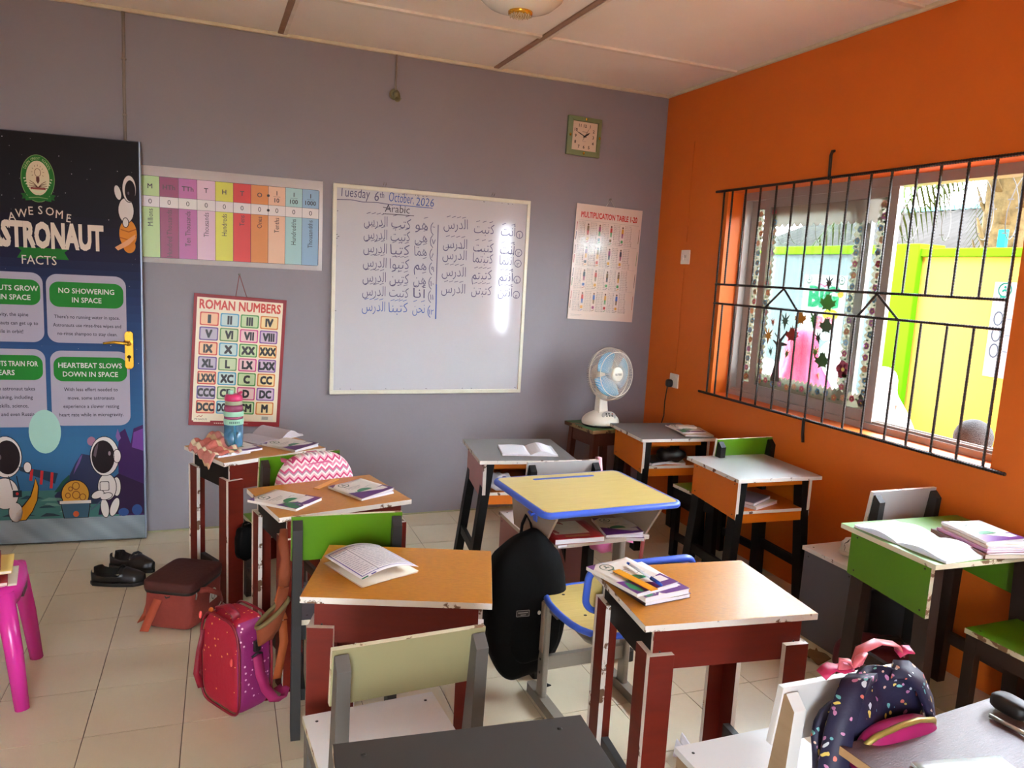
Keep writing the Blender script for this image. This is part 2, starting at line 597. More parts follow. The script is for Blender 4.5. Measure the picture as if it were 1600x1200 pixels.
_mx.inputs[0].default_value = 0.3
_at = [n for n in _nt.nodes if n.type == 'ATTRIBUTE'][0]
_nt.links.new(_at.outputs['Color'], _tr.inputs['Color'])
_nt.links.new(_nt.nodes['Principled BSDF'].outputs[0], _mx.inputs[1])
_nt.links.new(_tr.outputs[0], _mx.inputs[2])
_nt.links.new(_mx.outputs[0], _nt.nodes['Material Output'].inputs['Surface'])
def sash(x, y0, y1, borders):
    """y0 > y1 (left to right seen from the room)"""
    zs0, zs1 = Z0 + 0.035, Z1 - 0.04
    s_ = bpy.data.objects.new('sash', None)
    COL.objects.link(s_)
    s_.parent = win
    f = MB()
    for (a, b, c, d) in ((y0 - 0.048, y0, zs0, zs1), (y1, y1 + 0.055, zs0, zs1), (y1 + 0.055, y0 - 0.048, zs1 - 0.05, zs1), (y1 + 0.055, y0 - 0.048, zs0, zs0 + 0.05)):
        f.box(x - 0.012, a, c, x + 0.012, b, d)
    f.build('sash_frame', m_alu, s_)
    MB().box(x - 0.002, y1 + 0.05, zs0 + 0.045, x + 0.002, y0 - 0.045, zs1 - 0.045).build('pane', m_glass, s_)
    P = Print(0.0003)
    scallop(P, -(y0 - 0.048), zs0 + 0.05, -(y1 + 0.055), zs1 - 0.05, 0.075, borders)
    P.build('floral_border', m_sticker, s_, matrix=Matrix.Translation((x - 0.0025, 0, 0)) @ R_IN)
    return s_
sa = sash(0.13, -0.90, -1.80, 0.10)
sb = sash(0.165, -0.748, -1.63, 0.03)
P = Print(0.0003)
tk = '#4b4540'
P.poly([(1.07, 1.0), (1.093, 1.09), (1.098, 1.16), (1.09, 1.2), (1.062, 1.222), (1.066, 1.227), (1.098, 1.215), (1.102, 1.235), (1.07, 1.262), (1.074, 1.266), (1.106, 1.245),
        (1.108, 1.29), (1.114, 1.29), (1.118, 1.235), (1.165, 1.285), (1.172, 1.28), (1.13, 1.22), (1.178, 1.214), (1.178, 1.205), (1.137, 1.198), (1.132, 1.15), (1.132, 1.09), (1.145, 1.0)], tk, 3)
for x, y, r, c, rot, mp in ((1.048, 1.322, .026, '#c05648', .2, 0), (1.144, 1.335, .05, '#5b7360', 0, 0), (1.021, 1.244, .05, '#c98a1d', 0, 0), (1.257, 1.355, .045, '#c0801c', .1, 1),
                            (1.205, 1.262, .052, '#a03420', 0, 1), (1.053, 1.159, .03, '#4c5f55', .2, 0), (1.182, 1.161, .03, '#4f9a34', -.2, 0), (1.354, 1.362, .05, '#3f8a2c', 0, 0),
                            (1.435, 1.446, .058, '#4c9a3a', -.1, 1), (1.445, 1.33, .052, '#4f6b4c', 0, 1), (1.397, 1.268, .035, '#23301f', .3, 0), (1.388, 1.194, .035, '#5c9a34', 0, 0),
                            (1.443, 1.152, .056, '#3f6b3a', .1, 1), (1.43, 1.549, .04, '#3c4440', 0, 0), (1.60, 1.10, .02, '#4a9a5a', 0, 1)):
    leaf(P, x, y, r, c, rot, 3, mp)
flower(P, 1.585, 1.13, .045, '#b8506a', 3)
P.build('tree_sticker', print_mat('opaque_sticker_print', 0.5), sa, matrix=Matrix.Translation((0.1265, 0, 0)) @ R_IN)
# out-of-view openings: second right-wall window, and a back-wall one added for fill light
for nm, (a, b), ax, v0, v1 in (('window_2', W2, 'y', Z0, Z1), ('added_fill_window', FILL_WIN, 'x', V0, V1)):
    w_ = bpy.data.objects.new(nm, None); COL.objects.link(w_); w_['kind'] = 'structure'
    f = MB()
    for (p0, p1, z0, z1) in ((a, a + .03, v0, v1), (b - .03, b, v0, v1), (a, b, v1 - .045, v1), (a, b, v0, v0 + .03)):
        if ax == 'y':
            f.box(0.11, p0, z0, 0.17, p1, z1)
        else:
            f.box(p0, YB - 0.17, z0, p1, YB - 0.11, z1)
    f.build('window_frame', m_alu, w_)
# burglar grille of ribbed bars on the room side
gr = thing('window_grille', 'black ribbed iron burglar grille in front of the window', 'grille', (0, -1.6, Z0))
GX = -0.012
def rbar(name, p, q, r=0.0065, ribs=True):
    p, q = Vector(p) - gr.location, Vector(q) - gr.location
    n = max(2, int((q - p).length / 0.006)) if ribs else 2
    path = [p.lerp(q, i / n) for i in range(n + 1)]
    rs = [r * (1.0 if i % 2 else 0.82) for i in range(n + 1)] if ribs else r
    return MB().tube(path, rs, 6, s=False).build(name, m_rebar, gr)
zt, zm1, zm0, zb = 2.05, 1.515, 1.404, 0.866
bars = [-0.692, -0.768, -0.885, -1.007, -1.133, -1.26, -1.384, -1.51, -1.625, -1.755, -1.868, -1.998, -2.112, -2.235, -2.352, -2.468]
for i, y in enumerate(bars):
    if i in (0, 15):
        rbar('bar', (GX, y, zb), (GX, y, zt))
    else:
        rbar('bar', (GX, y, zm1), (GX, y, zt))
        rbar('bar', (GX, y, zb), (GX, y, zm0))
rbar('rail', (GX - 0.006, -0.62, zt), (GX - 0.006, -2.6, zt), 0.008)
rbar('rail', (GX - 0.006, -0.692, zm1), (GX - 0.006, -2.468, zm1), 0.007)
rbar('rail', (GX - 0.006, -0.692, zm0), (GX - 0.006, -2.468, zm0), 0.007)
rbar('rail', (GX - 0.006, -0.62, zb), (GX - 0.006, -2.565, zb), 0.008)
for a, b, c in ((-1.272, -1.141, -1.384), (-1.871, -1.775, -1.998)):
    rbar('brace', (GX - 0.006, a, zm1 - 0.004), (GX - 0.006, b, zm0))
    rbar('brace', (GX - 0.006, a, zm1 - 0.004), (GX - 0.006, c, zm0))
for pth in ([(0.004, -1.50, 2.178), (-0.012, -1.499, 2.175), (-0.019, -1.5, 2.155), (-0.02, -1.506, 2.04)], [(-0.02, -1.512, 0.875), (-0.018, -1.514, 0.8), (-0.012, -1.516, 0.75)]):
    MB().tube([Vector(p) - gr.location for p in pth], 0.0075, 8).build('tie_rod', m_rebar, gr)

# ------------------------------------------------------------------ the yard outside the window
yd = MB().box(-14, -16, -0.6, 26, 16, -0.1)
struct('ground', yd, m_concrete)
YX = 2.2
yw = thing('yard_wall', 'pale yard wall with lime green coping and pillar and a yellow bay', 'wall', (YX, 0, -0.1))
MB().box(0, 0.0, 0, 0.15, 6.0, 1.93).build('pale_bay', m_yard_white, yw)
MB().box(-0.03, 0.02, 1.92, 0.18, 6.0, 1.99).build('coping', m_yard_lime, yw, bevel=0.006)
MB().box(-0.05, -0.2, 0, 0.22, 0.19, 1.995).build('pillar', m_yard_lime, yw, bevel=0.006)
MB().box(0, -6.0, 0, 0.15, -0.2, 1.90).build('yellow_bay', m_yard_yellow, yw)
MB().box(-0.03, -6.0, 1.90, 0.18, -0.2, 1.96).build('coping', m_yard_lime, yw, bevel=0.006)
R_YARD = R_IN
m_paper_print = print_mat('poster_paper_print', 0.9, spec=0.05)
def ring_logo(P, x, y, rx, ry, l=1, ink='#2f7a35', fill=None):
    if fill:
        P.ell(x, y, rx, ry, fill, l)
    P.ring(x, y, rx * 0.9, ry * 0.9, rx * 0.16, ink, l + 1, 20)
    P.poly([(x - rx * .35, y - ry * .3), (x, y - ry * .15), (x + rx * .35, y - ry * .3), (x + rx * .35, y + ry * .02), (x, y + ry * .12), (x - rx * .35, y + ry * .02)], ink, l + 1)
    P.ell(x, y + ry * .38, rx * .17, ry * .19, ink, l + 1, 10)
    P.rect(x - rx * .55, y - ry * 1.05, x + rx * .55, y - ry * .78, ink, l + 2)

def yard_sheet(name, label, y0, y1, z0, z1, draw, x):
    t = thing(name, label, 'poster', (x, (y0 + y1) / 2, z0))
    w, h = abs(y1 - y0), z1 - z0
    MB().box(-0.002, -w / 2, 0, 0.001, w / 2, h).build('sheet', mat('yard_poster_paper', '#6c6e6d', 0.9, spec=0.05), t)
    P = Print(0.0006)
    draw(P, w, h)
    P.build('print', m_paper_print, t, matrix=Matrix.Translation((-0.0026, w / 2, 0)) @ R_YARD)
    return t
def draw_big(P, w, h):
    ring_logo(P, w * .12, h * .93, .035, .035, 1, '#1c3020')
    ring_logo(P, w * .88, h * .93, .035, .035, 1, '#1c3020')
    P.text('BiG', w * .5, h * .52, .24, '#0a4a2c', 1, bold=.05)
    P.ell(w * .88, h * .72, .035, .03, '#7a4a10', 1, 10)
    P.ell(w * .7, h * .4, .09, .05, '#7a7010', 1, 14)
    P.text('BO', w * .6, h * .17, .15, '#8a3a44', 1, bold=.05)
    P.line([(w * .35, h * .83), (w * .42, h * .86), (w * .5, h * .83), (w * .6, h * .86)], .012, '#8a2a44', 1)
yard_sheet('yard_poster', 'white poster with big teal letters on the pale yard wall', 0.50, 1.0, 1.08, 1.64, draw_big, YX - 0.002)
def draw_side(P, w, h):
    ring_logo(P, w * .16, h * .92, .05, .05, 1, '#0f5040')
    for k in range(3):
        P.ring(w * .12, h * (.62 - k * .17), .03, .045, .008, '#39424a', 1, 16)
        P.line([(w * .25, h * (.62 - k * .17)), (w * .8, h * (.62 - k * .17))], .008, '#4a5256', 1)
yard_sheet('yard_poster', 'white sheet with a round teal logo on the yellow yard wall', -1.28, -0.80, 0.985, 1.63, draw_side, YX - 0.002)

# razor wire coils along the top of the yard wall
m_wire = mat('razor_wire_steel', '#3a3733', 0.8, spec=0.1)
def coil(y0, y1, z, r, turns, label, ph):
    t = thing('razor_wire', label, 'wire', (YX + 0.08, (y0 + y1) / 2, 1.86), group='razor wire coils on the yard wall')
    n = turns * 18
    path, barbs = [], MB()
    for i in range(n + 1):
        a = 2 * PI * i / 18 + ph
        p = (r * math.cos(a) * .6, y0 - (y0 + y1) / 2 + (y1 - y0) * i / n + 0.05 * math.sin(a * .37), z + r * math.sin(a))
        path.append(p)
        if i % 3 == 0:
            barbs.box(p[0] - .003, p[1] - .02, p[2] - .004, p[0] + .003, p[1] + .02, p[2] + .004)
    MB().tube(path, 0.0035, 5).build('coil', m_wire, t)
    o = barbs.build('barb', m_wire, t)
    o['kind'] = 'stuff'
coil(0.22, 4.2, .30, .24, 15, 'razor wire coil above the pale part of the yard wall', 0)
coil(-3.2, 0.1, .30, .24, 12, 'razor wire coil above the yellow part of the yard wall', 1.0)

# neighbour's house with a grey sheet roof, beyond the wall
nh = thing('neighbour_house', 'neighbour house with a weathered grey sheet roof beyond the yard wall', 'house', (9.5, 6.0, -0.1))
m_roof = mat('weathered_roof_sheet', '#2a2724', 0.95, spec=0.02, var=0.6, scale=3, stretch=(1, 14, 1), col2='#181613')
MB().box(0, -5.5, 0, 6, 5.5, 2.4).build('wall', mat('house_wall_paint', '#c9c2b2', 0.8), nh)
rf = MB()
n = 44
def roof_fn(u, v):
    y = -5.9 + 11.8 * u
    return (-0.9 + 4.2 * v, y, 2.0 + 1.55 * v + 0.025 * math.sin(u * n * 2 * PI))
rf.grid(roof_fn, n * 4 + 1, 3)
rf.build('roof', m_roof, nh, solid=0.02)
MB().box(3.2, -5.9, 3.53, 3.4, 5.9, 3.63).build('ridge_cap', mat('ridge_teal_paint', '#3f6a68', 0.9, spec=0.05), nh)
w = MB().box(-0.02, -3.2, .9, 0.01, -2.0, 1.8); w.build('window', mat('dark_window', '#40464a', 0.3), nh)

# palm tree leaning over the wall
m_palm = mat('palm_frond_green', '#2c3814', 0.8, spec=0.1, var=0.5, scale=4, col2='#222c10')
m_trunk = mat('palm_trunk_bark', '#3c3220', 0.95, spec=0.05, var=0.7, scale=14, col2='#6a5838', bump=0.6, bscale=20)
pt = thing('palm_tree', 'shaggy palm tree standing behind the yellow yard wall', 'tree', (4.2, 0.52, -0.1))
tr = MB()
path = [(0, 0, 0), (0.02, 0.02, .8), (0.0, 0.05, 1.6), (-0.02, .1, 2.2), (-.03, .14, 2.9), (-.03, .15, 3.2)]
tr.tube(path, [.22, .2, .19, .2, .17, .1], 12)
tr.build('trunk', m_trunk, pt)
for k in range(26):
    a = k * 2.4
    z = 1.5 + k * .062
    d = Vector((math.cos(a), math.sin(a), 0))
    MB().tube([d * .13 + Vector((-.02, .1, z)), d * .22 + Vector((-.02, .1, z + .12)), d * .28 + Vector((-.02, .1, z + .3))], [.06, .045, .012], 6, flat=.4).build('leaf_base', m_trunk, pt)
for k in range(15):
    a = 2 * PI * k / 15 + .2
    ln = random.uniform(1.5, 2.1)
    up0 = random.uniform(.1, .9)
    fm = MB()
    rach = []
    for i in range(15):
        t = i / 14
        rr = ln * t
        rach.append(Vector((rr * math.cos(a) - .03, rr * math.sin(a) + .15, 3.1 + up0 * t * 1.2 - 1.5 * t * t * (1.3 - up0 * .4))))
    fm.tube(rach, [.025 * (1 - i / 16) for i in range(15)], 5)
    side = Vector((-math.sin(a), math.cos(a), 0))
    for i in range(1, 15):
        for q in (0.0, .5):
            p = rach[i - 1].lerp(rach[i], q)
            L = .55 * math.sin(PI * (i + q) / 16) + .08
            tg = (rach[i] - rach[i - 1]).normalized()
            for sgn in (-1, 1):
                e = p + side * sgn * L * .55 + tg * L * .35 + Vector((0, 0, -L * .65))
                mid = p.lerp(e, .5) + Vector((0, 0, .05))
                wv = tg * .016
                fm.add([p - wv, p + wv, mid + wv, mid - wv, e], [(0, 1, 2, 3), (3, 2, 4)])
    fm.build('frond', m_palm, pt)
MB().box(-0.015, -0.02, 0, 0.015, 0.035, .12).build('teal_rag', mat('teal_cloth', '#1a7070', 0.9, spec=0.05), None, loc=(YX + .1, -0.74, 1.87))
tag(bpy.data.objects['teal_rag'], 'small teal rag stuck on the yellow wall below the razor wire', 'rag')

# children standing in the yard
m_skin = mat('skin_dark_brown', '#5b3a28', 0.5)
m_hair = mat('short_black_hair', '#2a2826', 0.95, var=0.7, scale=120, col2='#4a4a48', bump=0.8, bscale=160)
m_uniform = mat('white_uniform_cloth', '#b4b6ba', 0.8, bump=0.2, bscale=20)
m_pink_cloth = mat('pink_voile_cloth', '#b81a4c', 0.7, var=0.6, scale=10, col2='#8f1038', bump=0.3, bscale=30)
def child(label, x, y, h, rz, scarf=None, name='person'):
    t = thing(name, label, 'person', (x, y, -0.1), rz, group='children in the yard')
    k = h / 1.3
    J = {'pel': (0, 0, .62, .1), 'spi': (0, 0, .8, .1), 'che': (0, 0, .93, .105), 'nec': (0, 0, 1.03, .04), 'hed': (0.012, 0, 1.13, .085), 'top': (0.0, 0, 1.2, .08), 'nos': (0.098, 0, 1.135, .013)}
    E_ = [('pel', 'spi'), ('spi', 'che'), ('che', 'nec'), ('nec', 'hed'), ('hed', 'top'), ('hed', 'nos')]
    for s_, q in (('l', 1), ('r', -1)):
        J.update({'sh' + s_: (0, .13 * q, .96, .045), 'el' + s_: (0.02, .17 * q, .76, .035), 'wr' + s_: (.07, .17 * q, .58, .026), 'ha' + s_: (.09, .17 * q, .5, .024),
                  'hi' + s_: (0, .06 * q, .56, .07), 'kn' + s_: (.01, .07 * q, .3, .048), 'an' + s_: (0, .07 * q, .06, .034), 'fo' + s_: (.09, .075 * q, .03, .03)})
        E_ += [('che', 'sh' + s_), ('sh' + s_, 'el' + s_), ('el' + s_, 'wr' + s_), ('wr' + s_, 'ha' + s_), ('pel', 'hi' + s_), ('hi' + s_, 'kn' + s_), ('kn' + s_, 'an' + s_), ('an' + s_, 'fo' + s_)]
    ks = list(J)
    me = bpy.data.meshes.new('body')
    me.from_pydata([tuple(c * k for c in J[n_][:3]) for n_ in ks], [(ks.index(a), ks.index(b)) for a, b in E_], [])
    o = bpy.data.objects.new('body', me)
    COL.objects.link(o)
    o.parent = t
    sk = o.modifiers.new('skin', 'SKIN')
    for i, n_ in enumerate(ks):
        me.skin_vertices[0].data[i].radius = (J[n_][3] * k,) * 2
        me.skin_vertices[0].data[i].use_root = (n_ == 'pel')
    o.modifiers.new('sub', 'SUBSURF').levels = 2
    me.materials.append(m_skin)
    # tunic
    pr = [(.21, .16), (.2, .3), (.17, .55), (.15, .75), (.155, .9), (.13, .98), (.06, 1.03)]
    MB().grid(lambda u, v: tuple(k * c for c in ((pr[int(v * 6 + .01)][0] * (1 + .04 * math.sin(u * 2 * PI * 9) * (1 - v))) * math.cos(u * 2 * PI) * .85,
                                                  pr[int(v * 6 + .01)][0] * math.sin(u * 2 * PI), pr[int(v * 6 + .01)][1])), 40, 7, cu=True).build('tunic', m_uniform, t, solid=.008, sub=1)
    if scarf:
        q = [(.36, .5), (.33, .62), (.27, .78), (.2, .92), (.13, 1.02), (.112, 1.1), (.118, 1.18), (.09, 1.25), (.04, 1.275), (.004, 1.28)]
        def sf(u, v):
            i = min(int(v * 9 + .01), 9)
            a = u * 2 * PI
            r, z = q[i]
            fold = 1 + (.10 * math.sin(a * 7) + .05 * math.sin(a * 13 + 1)) * (1 - v) ** 1.3
            z2 = z + (.1 * math.cos(a) * (1 - v) ** 2)
            xo = r * math.cos(a) * .8 * fold
            if v > .55 and math.cos(a) > .6:
                xo *= .55
            return (xo * k, r * math.sin(a) * fold * k, z2 * k)
        MB().grid(sf, 56, 10, cu=True).build('headscarf', scarf, t, solid=.006, sub=1)
    else:
        MB().blob((-0.012, 0, 1.175), (.105, .1, .105), 20, 12).build('hair', m_hair, t).scale = (k, k, k)
        for q in (-1, 1):
            MB().blob((0.0, .098 * q, 1.12), (.018, .01, .028), 8, 6).build('ear', m_skin, t).scale = (k, k, k)
    return t
child('child in a long pink headscarf standing in the yard behind the window', 1.15, -0.18, 1.36, 0.3, m_pink_cloth)
child('child in a white headscarf standing right of the pink one in the yard', 1.78, 0.16, 1.24, -0.2, mat('white_voile_cloth', '#b8babd', 0.7, bump=0.2, bscale=25))
child('child in a white headscarf at the left edge of the yard view', 1.85, 0.98, 1.0, 0.5, MATS['white_voile_cloth'])
child('child in white seen in the gap beside the lime pillar', 1.62, -0.50, 1.12, 0.1, MATS['white_voile_cloth'])
child('small child with short dark hair just outside the open right half of the window', 0.52, -2.03, 1.075, 0.15)

# ------------------------------------------------------------------ things fixed to the board wall
m_board_white = mat('whiteboard_enamel', '#c2c0c2', 0.09, var=0.12, scale=3, col2='#b5aca8', spec=0.6)
m_cream_alu = mat('whiteboard_frame_aluminium', '#ddd9c4', 0.4, metal=0.15, var=0.35, scale=12, col2='#b8b092')
m_nail = mat('nail_steel', '#8a857c', 0.4, metal=0.8)
m_black_dot = mat('dark_mark', '#1c1816', 0.7)
wbx, wbz, wbw, wbh = -2.1416, 0.7634, 1.2, 1.1976
wbd = thing('whiteboard', 'square whiteboard with a handwritten lesson and cream metal frame', 'whiteboard', (wbx + wbw / 2, -0.004, wbz))
hw = wbw / 2
MB().box(-hw + .012, -.012, .012, hw - .012, 0, wbh - .012).build('panel', m_board_white, wbd)
for nme, b in (('frame_rail', (-hw, -.02, wbh - .024, hw, 0, wbh)), ('frame_rail', (-hw, -.02, 0, hw, 0, .024)), ('frame_stile', (-hw, -.0205, .02, -hw + .022, 0, wbh - .02)), ('frame_stile', (hw - .022, -.0205, .02, hw, 0, wbh - .02))):
    MB().box(*b).build(nme, m_cream_alu, wbd, bevel=.004)
AR = {'ا': (0xFE8D, 0xFE8E), 'أ': (0xFE83, 0xFE84), 'ب': (0xFE8F, 0xFE90, 0xFE91, 0xFE92), 'ت': (0xFE95, 0xFE96, 0xFE97, 0xFE98), 'ح': (0xFEA1, 0xFEA2, 0xFEA3, 0xFEA4),
      'د': (0xFEA9, 0xFEAA), 'ر': (0xFEAD, 0xFEAE), 'س': (0xFEB1, 0xFEB2, 0xFEB3, 0xFEB4), 'ك': (0xFED9, 0xFEDA, 0xFEDB, 0xFEDC), 'ل': (0xFEDD, 0xFEDE, 0xFEDF, 0xFEE0),
      'م': (0xFEE1, 0xFEE2, 0xFEE3, 0xFEE4), 'ن': (0xFEE5, 0xFEE6, 0xFEE7, 0xFEE8), 'ه': (0xFEE9, 0xFEEA, 0xFEEB, 0xFEEC), 'و': (0xFEED, 0xFEEE), 'ي': (0xFEF1, 0xFEF2, 0xFEF3, 0xFEF4)}
def arabic(w):
    o = []
    for i, ch in enumerate(w):
        fm = AR[ch]
        prev = i > 0 and len(AR[w[i - 1]]) == 4
        nxt = i < len(w) - 1 and len(fm) == 4
        o.append(chr(fm[(1 if prev else 0) + (2 if nxt and len(fm) == 4 else 0)]))
    return ''.join(reversed(o))
P = Print(0.0003)
INK, INK2 = '#4a4266', '#2f4f9a'
P.text('Tuesday', .034, 1.128, .078, INK, 1, 'l', -.004, .0, fit=.172, shear=.08)
P.text('6', .232, 1.118, .078, INK, 1, 'l', -.004, 0, fit=.026, shear=.1)
P.text('th', .263, 1.138, .05, INK, 1, 'l', -.003, 0, fit=.026)
P.text('October,', .315, 1.122, .08, INK2, 1, 'l', -.004, -.02, fit=.148, shear=.1)
P.text('2026', .476, 1.112, .068, INK2, 1, 'l', -.004, 0, fit=.108, shear=.1)
P.line([(.024, 1.108), (.1, 1.113), (.17, 1.106), (.25, 1.11), (.34, 1.103)], .004, INK, 1)
P.line([(.34, 1.106), (.577, 1.104)], .004, INK2, 1)
P.text('Arabic', .295, 1.062, .062, '#3a3340', 1, 'l', -.003, 0, .9, shear=.05)
P.line([(.285, 1.086), (.33, 1.082)], .004, '#3a3340', 1)
P.line([(.286, 1.05), (.467, 1.052)], .004, '#3a3340', 1)
def put_line():
    global P
    P.build('handwritten_line', m_ink, wbd, loc=(-hw, -.0125, 0), rot=WALL)
    P = Print(0.0003)
m_ink = print_mat('marker_ink', 0.5)
put_line()
def aline(y, items, num, ink, right):
    xr = 1.142 if right else .6
    if right:
        P.ring(xr - .005, y + .012, .022, .022, .004, ink, 1, 18)
        P.text(num, xr - .005, y - .006, .035, ink, 1, 'c')
    else:
        P.text(num, xr + .004 - .012, y - .008, .045, ink, 1, 'c')
        P.line([(xr - .016, y + .045), (xr - .026, y + .03), (xr - .029, y + .01), (xr - .024, y - .012), (xr - .012, y - .026)], .004, ink, 1)
    for w, xc, dy, wd in items:
        P.text(arabic(w), xc, y + dy, .082, ink, 1, 'c', -.008, random.uniform(-.04, .04), fit=wd)
        for q in range(len(w) - 1):
            fx = xc + wd * (.32 - .64 * q / max(1, len(w) - 2))
            P.line([(fx - .01, y + dy + .066), (fx + .012, y + dy + .074)], .0032, ink, 1)
    put_line()
D = 'الدرس'
for y, a, b, dd, n_ in ((.976, 'أنت', 'كتبت', .004, '١'), (.866, 'أنت', 'كتبت', 0, '٢'), (.80, 'أنتما', 'كتبتما', 0, '٣'), (.70, 'أنتم', 'كتبتم', 0, '٤'), (.607, 'أنتن', 'كتبتن', -.008, '٥')):
    aline(y, [(a, 1.062, 0, .095), (b, .905, .004, .13), (D, .725, .014 + dd, .15)], n_, INK, True)
for y, a, b, n_, ik in ((.976, 'هو', 'كتب', '٦', INK), (.902, 'هي', 'كتبت', '٧', INK), (.824, 'هما', 'كتبا', '٨', INK), (.742, 'هم', 'كتبوا', '٩', INK), (.657, 'هن', 'كتبن', '١٠', INK), (.577, 'أنا', 'كتبت', '١١', INK), (.488, 'نحن', 'كتبنا', '١٢', INK2)):
    aline(y, [(a, .515, 0, .075), (b, .392, 0, .115), (D, .245, .002, .135)], n_, ik, False)
P.line([(.616, 1.01), (.617, .85), (.618, .66)], .005, INK, 2)
P.line([(.618, .66), (.621, .56), (.622, .456)], .0075, INK2, 2)
for k in range(26):
    x, y = random.choice([(random.uniform(.03, 1.17), 1.168), (.03, random.uniform(.05, 1.1)), (random.uniform(.03, 1.17), .03)])
    P.line([(x, y), (x + random.uniform(-.012, .012), y + random.uniform(-.004, .004))], .003, '#3c3732', 1)
P.build('ink_marks', m_ink, wbd, loc=(-hw, -.0125, 0), rot=WALL)
for x in (-1.858, -1.195):
    t = thing('bent_nail', 'bent nail above the %s of the whiteboard frame' % ('left part' if x < -1.5 else 'right part'), 'nail', (x, -.004, 1.972), group='nails holding the whiteboard')
    MB().tube([(0, .004, 0), (0, -.012, .003), (.003, -.014, .018)], .0022, 6).build('shank', m_nail, t)
    MB().tube([(.014, .004, 0), (.014, -.012, .003), (.017, -.014, .016)], .0022, 6).build('shank', m_nail, t)

# place value chart
pv = thing('place_value_chart', 'laminated place value chart with coloured columns beside the door', 'poster', (-2.66, -0.003, 1.471))
cw, chh = .93, .492
def curl(p):
    return p
MB().grid(lambda u, v: (-cw / 2 + cw * u, -.003 - .004 * math.sin(u * 9) * v - (.01 * max(0, u - .96) / .04) * (1 - v), chh * v), 30, 4).build('sheet', mat('laminated_paper', '#dcd6d4', 0.35), pv, solid=.001)
P = Print(0.0005)
cols = [('#b5cf86', 'M', 'Millions'), ('#8e1450', 'HTh', 'Hundred Thousands'), ('#b55a97', 'TTh', 'Ten Thousands'), ('#d6b0bf', 'T', 'Thousands'), ('#d3cf3a', 'H', 'Hundreds'),
        ('#d4281c', 'T', 'Tens'), ('#d6833c', 'O', 'Ones'), ('#e2b595', '10', 'Tenths'), ('#a3c9c6', '100', 'Hundredths'), ('#8fb0c9', '1000', 'Thousandths')]
x0, x1 = .012, cw - .022
cwid = (x1 - x0) / 10
yb_, yt_ = .028, chh - .052
P.rrect(x0 - .002, yb_ - .002, x1 + .002, yt_ + .002, .008, '#2a1f1f', 1)
for k, (c, a, nm) in enumerate(cols):
    xa, xb = x0 + cwid * k + .001, x0 + cwid * (k + 1) - .001
    xm = (xa + xb) / 2
    P.rect(xa, yb_, xb, yt_, c, 2)
    P.rect(xa, yt_ - .155, xb, yt_ - .1, '#dcd3ce', 3)
    P.line([(xa, yt_ - .1), (xb, yt_ - .1)], .0015, '#2a1f1f', 4)
    P.line([(xa, yt_ - .155), (xb, yt_ - .155)], .0015, '#2a1f1f', 4)
    P.text('0', xm, yt_ - .139, .036, '#221a1a', 4)
    dk = '#4a1030' if k == 1 else '#2c2022'
    if k < 7:
        P.text(a, xm, yt_ - .062, .034, dk, 4, bold=.015)
    else:
        P.text('1', xm, yt_ - .045, .032, dk, 4, bold=.015)
        P.line([(xm - .018, yt_ - .053), (xm + .018, yt_ - .053)], .0015, dk, 4)
        P.text(a, xm, yt_ - .083, .032, dk, 4, bold=.015)
    P.text(nm, xm + .012, yt_ - .165, .036, dk, 4, 'r', 0, PI / 2, sx=.82)
xd = x0 + cwid * 7
for y in (yt_ - .05, yt_ - .128):
    P.ell(xd, y, .0075, .0075, '#1c1414', 6, 14)
P.build('print', print_mat('gloss_print', 0.4), pv, loc=(-cw / 2, -.009, 0), rot=WALL)

# roman numbers poster
def hung(name, label, x0, z0, w, h, tilt, nail, side, edge_mat, thick=.004):
    t = thing(name, label, 'poster', (x0 + w / 2, -.006, z0))
    t.rotation_euler = (0, tilt, 0)
    MB().box(-w / 2, -thick, 0, w / 2, 0, h).build('backing', edge_mat, t, bevel=.001)
    dx, dz = nail[0] - (x0 + w / 2), nail[1] - z0
    nx, nz = dx * math.cos(tilt) - dz * math.sin(tilt), dx * math.sin(tilt) + dz * math.cos(tilt)
    for sx in (-side, side):
        MB().tube([(sx * 1.0, -.003, h - .008), (nx, -.006, nz)], .0016, 6).build('string', mat('red_string' if h < .725 else 'white_string', '#8c3a34' if h < .725 else '#c9c2b8', 0.8), t)
    MB().lathe([(.002, 0), (.002, .012), (.007, .012), (.007, .016), (.001, .0165)], 12, xf=Matrix.Translation((nx, .006, nz)) @ Matrix.Rotation(PI / 2, 4, 'X')).build('nail', m_nail, t)
    return t
rw, rh = .478, .722
rp = hung('roman_numerals_poster', 'red bordered poster of roman numerals hanging from a nail', -2.896, .588, rw, rh, .048, (-2.633, 1.43), .03, mat('poster_card_red', '#8f1f26', 0.5))
P = Print(0.0004)
P.rect(.016, .028, rw - .018, rh - .018, '#ecdcbe', 1)
P.text('ROMAN NUMBERS', rw / 2, rh - .078, .07, '#c8321c', 2, bold=.025, fit=.418)
rom = 'I II III IV V VI VII VIII IX X XX XXX XL L LX LXX LXXX XC C CC CCC CD D DC DCC DCCC CM M'.split()
oddr = [('#c8392c', '#ecb98c'), ('#3a93b8', '#bcd0c8'), ('#3a8a34', '#bfd09a'), ('#d2762c', '#ecd090')]
evr = [('#5a3d80', '#b8aab8'), ('#5a8a4c', '#c3cfa0'), ('#cc3f80', '#e6bfbc'), ('#7a4890', '#c9aec0')]
gx0, gy1 = .03, rh - .092
cwx, chy = (rw - .064) / 4, .0808
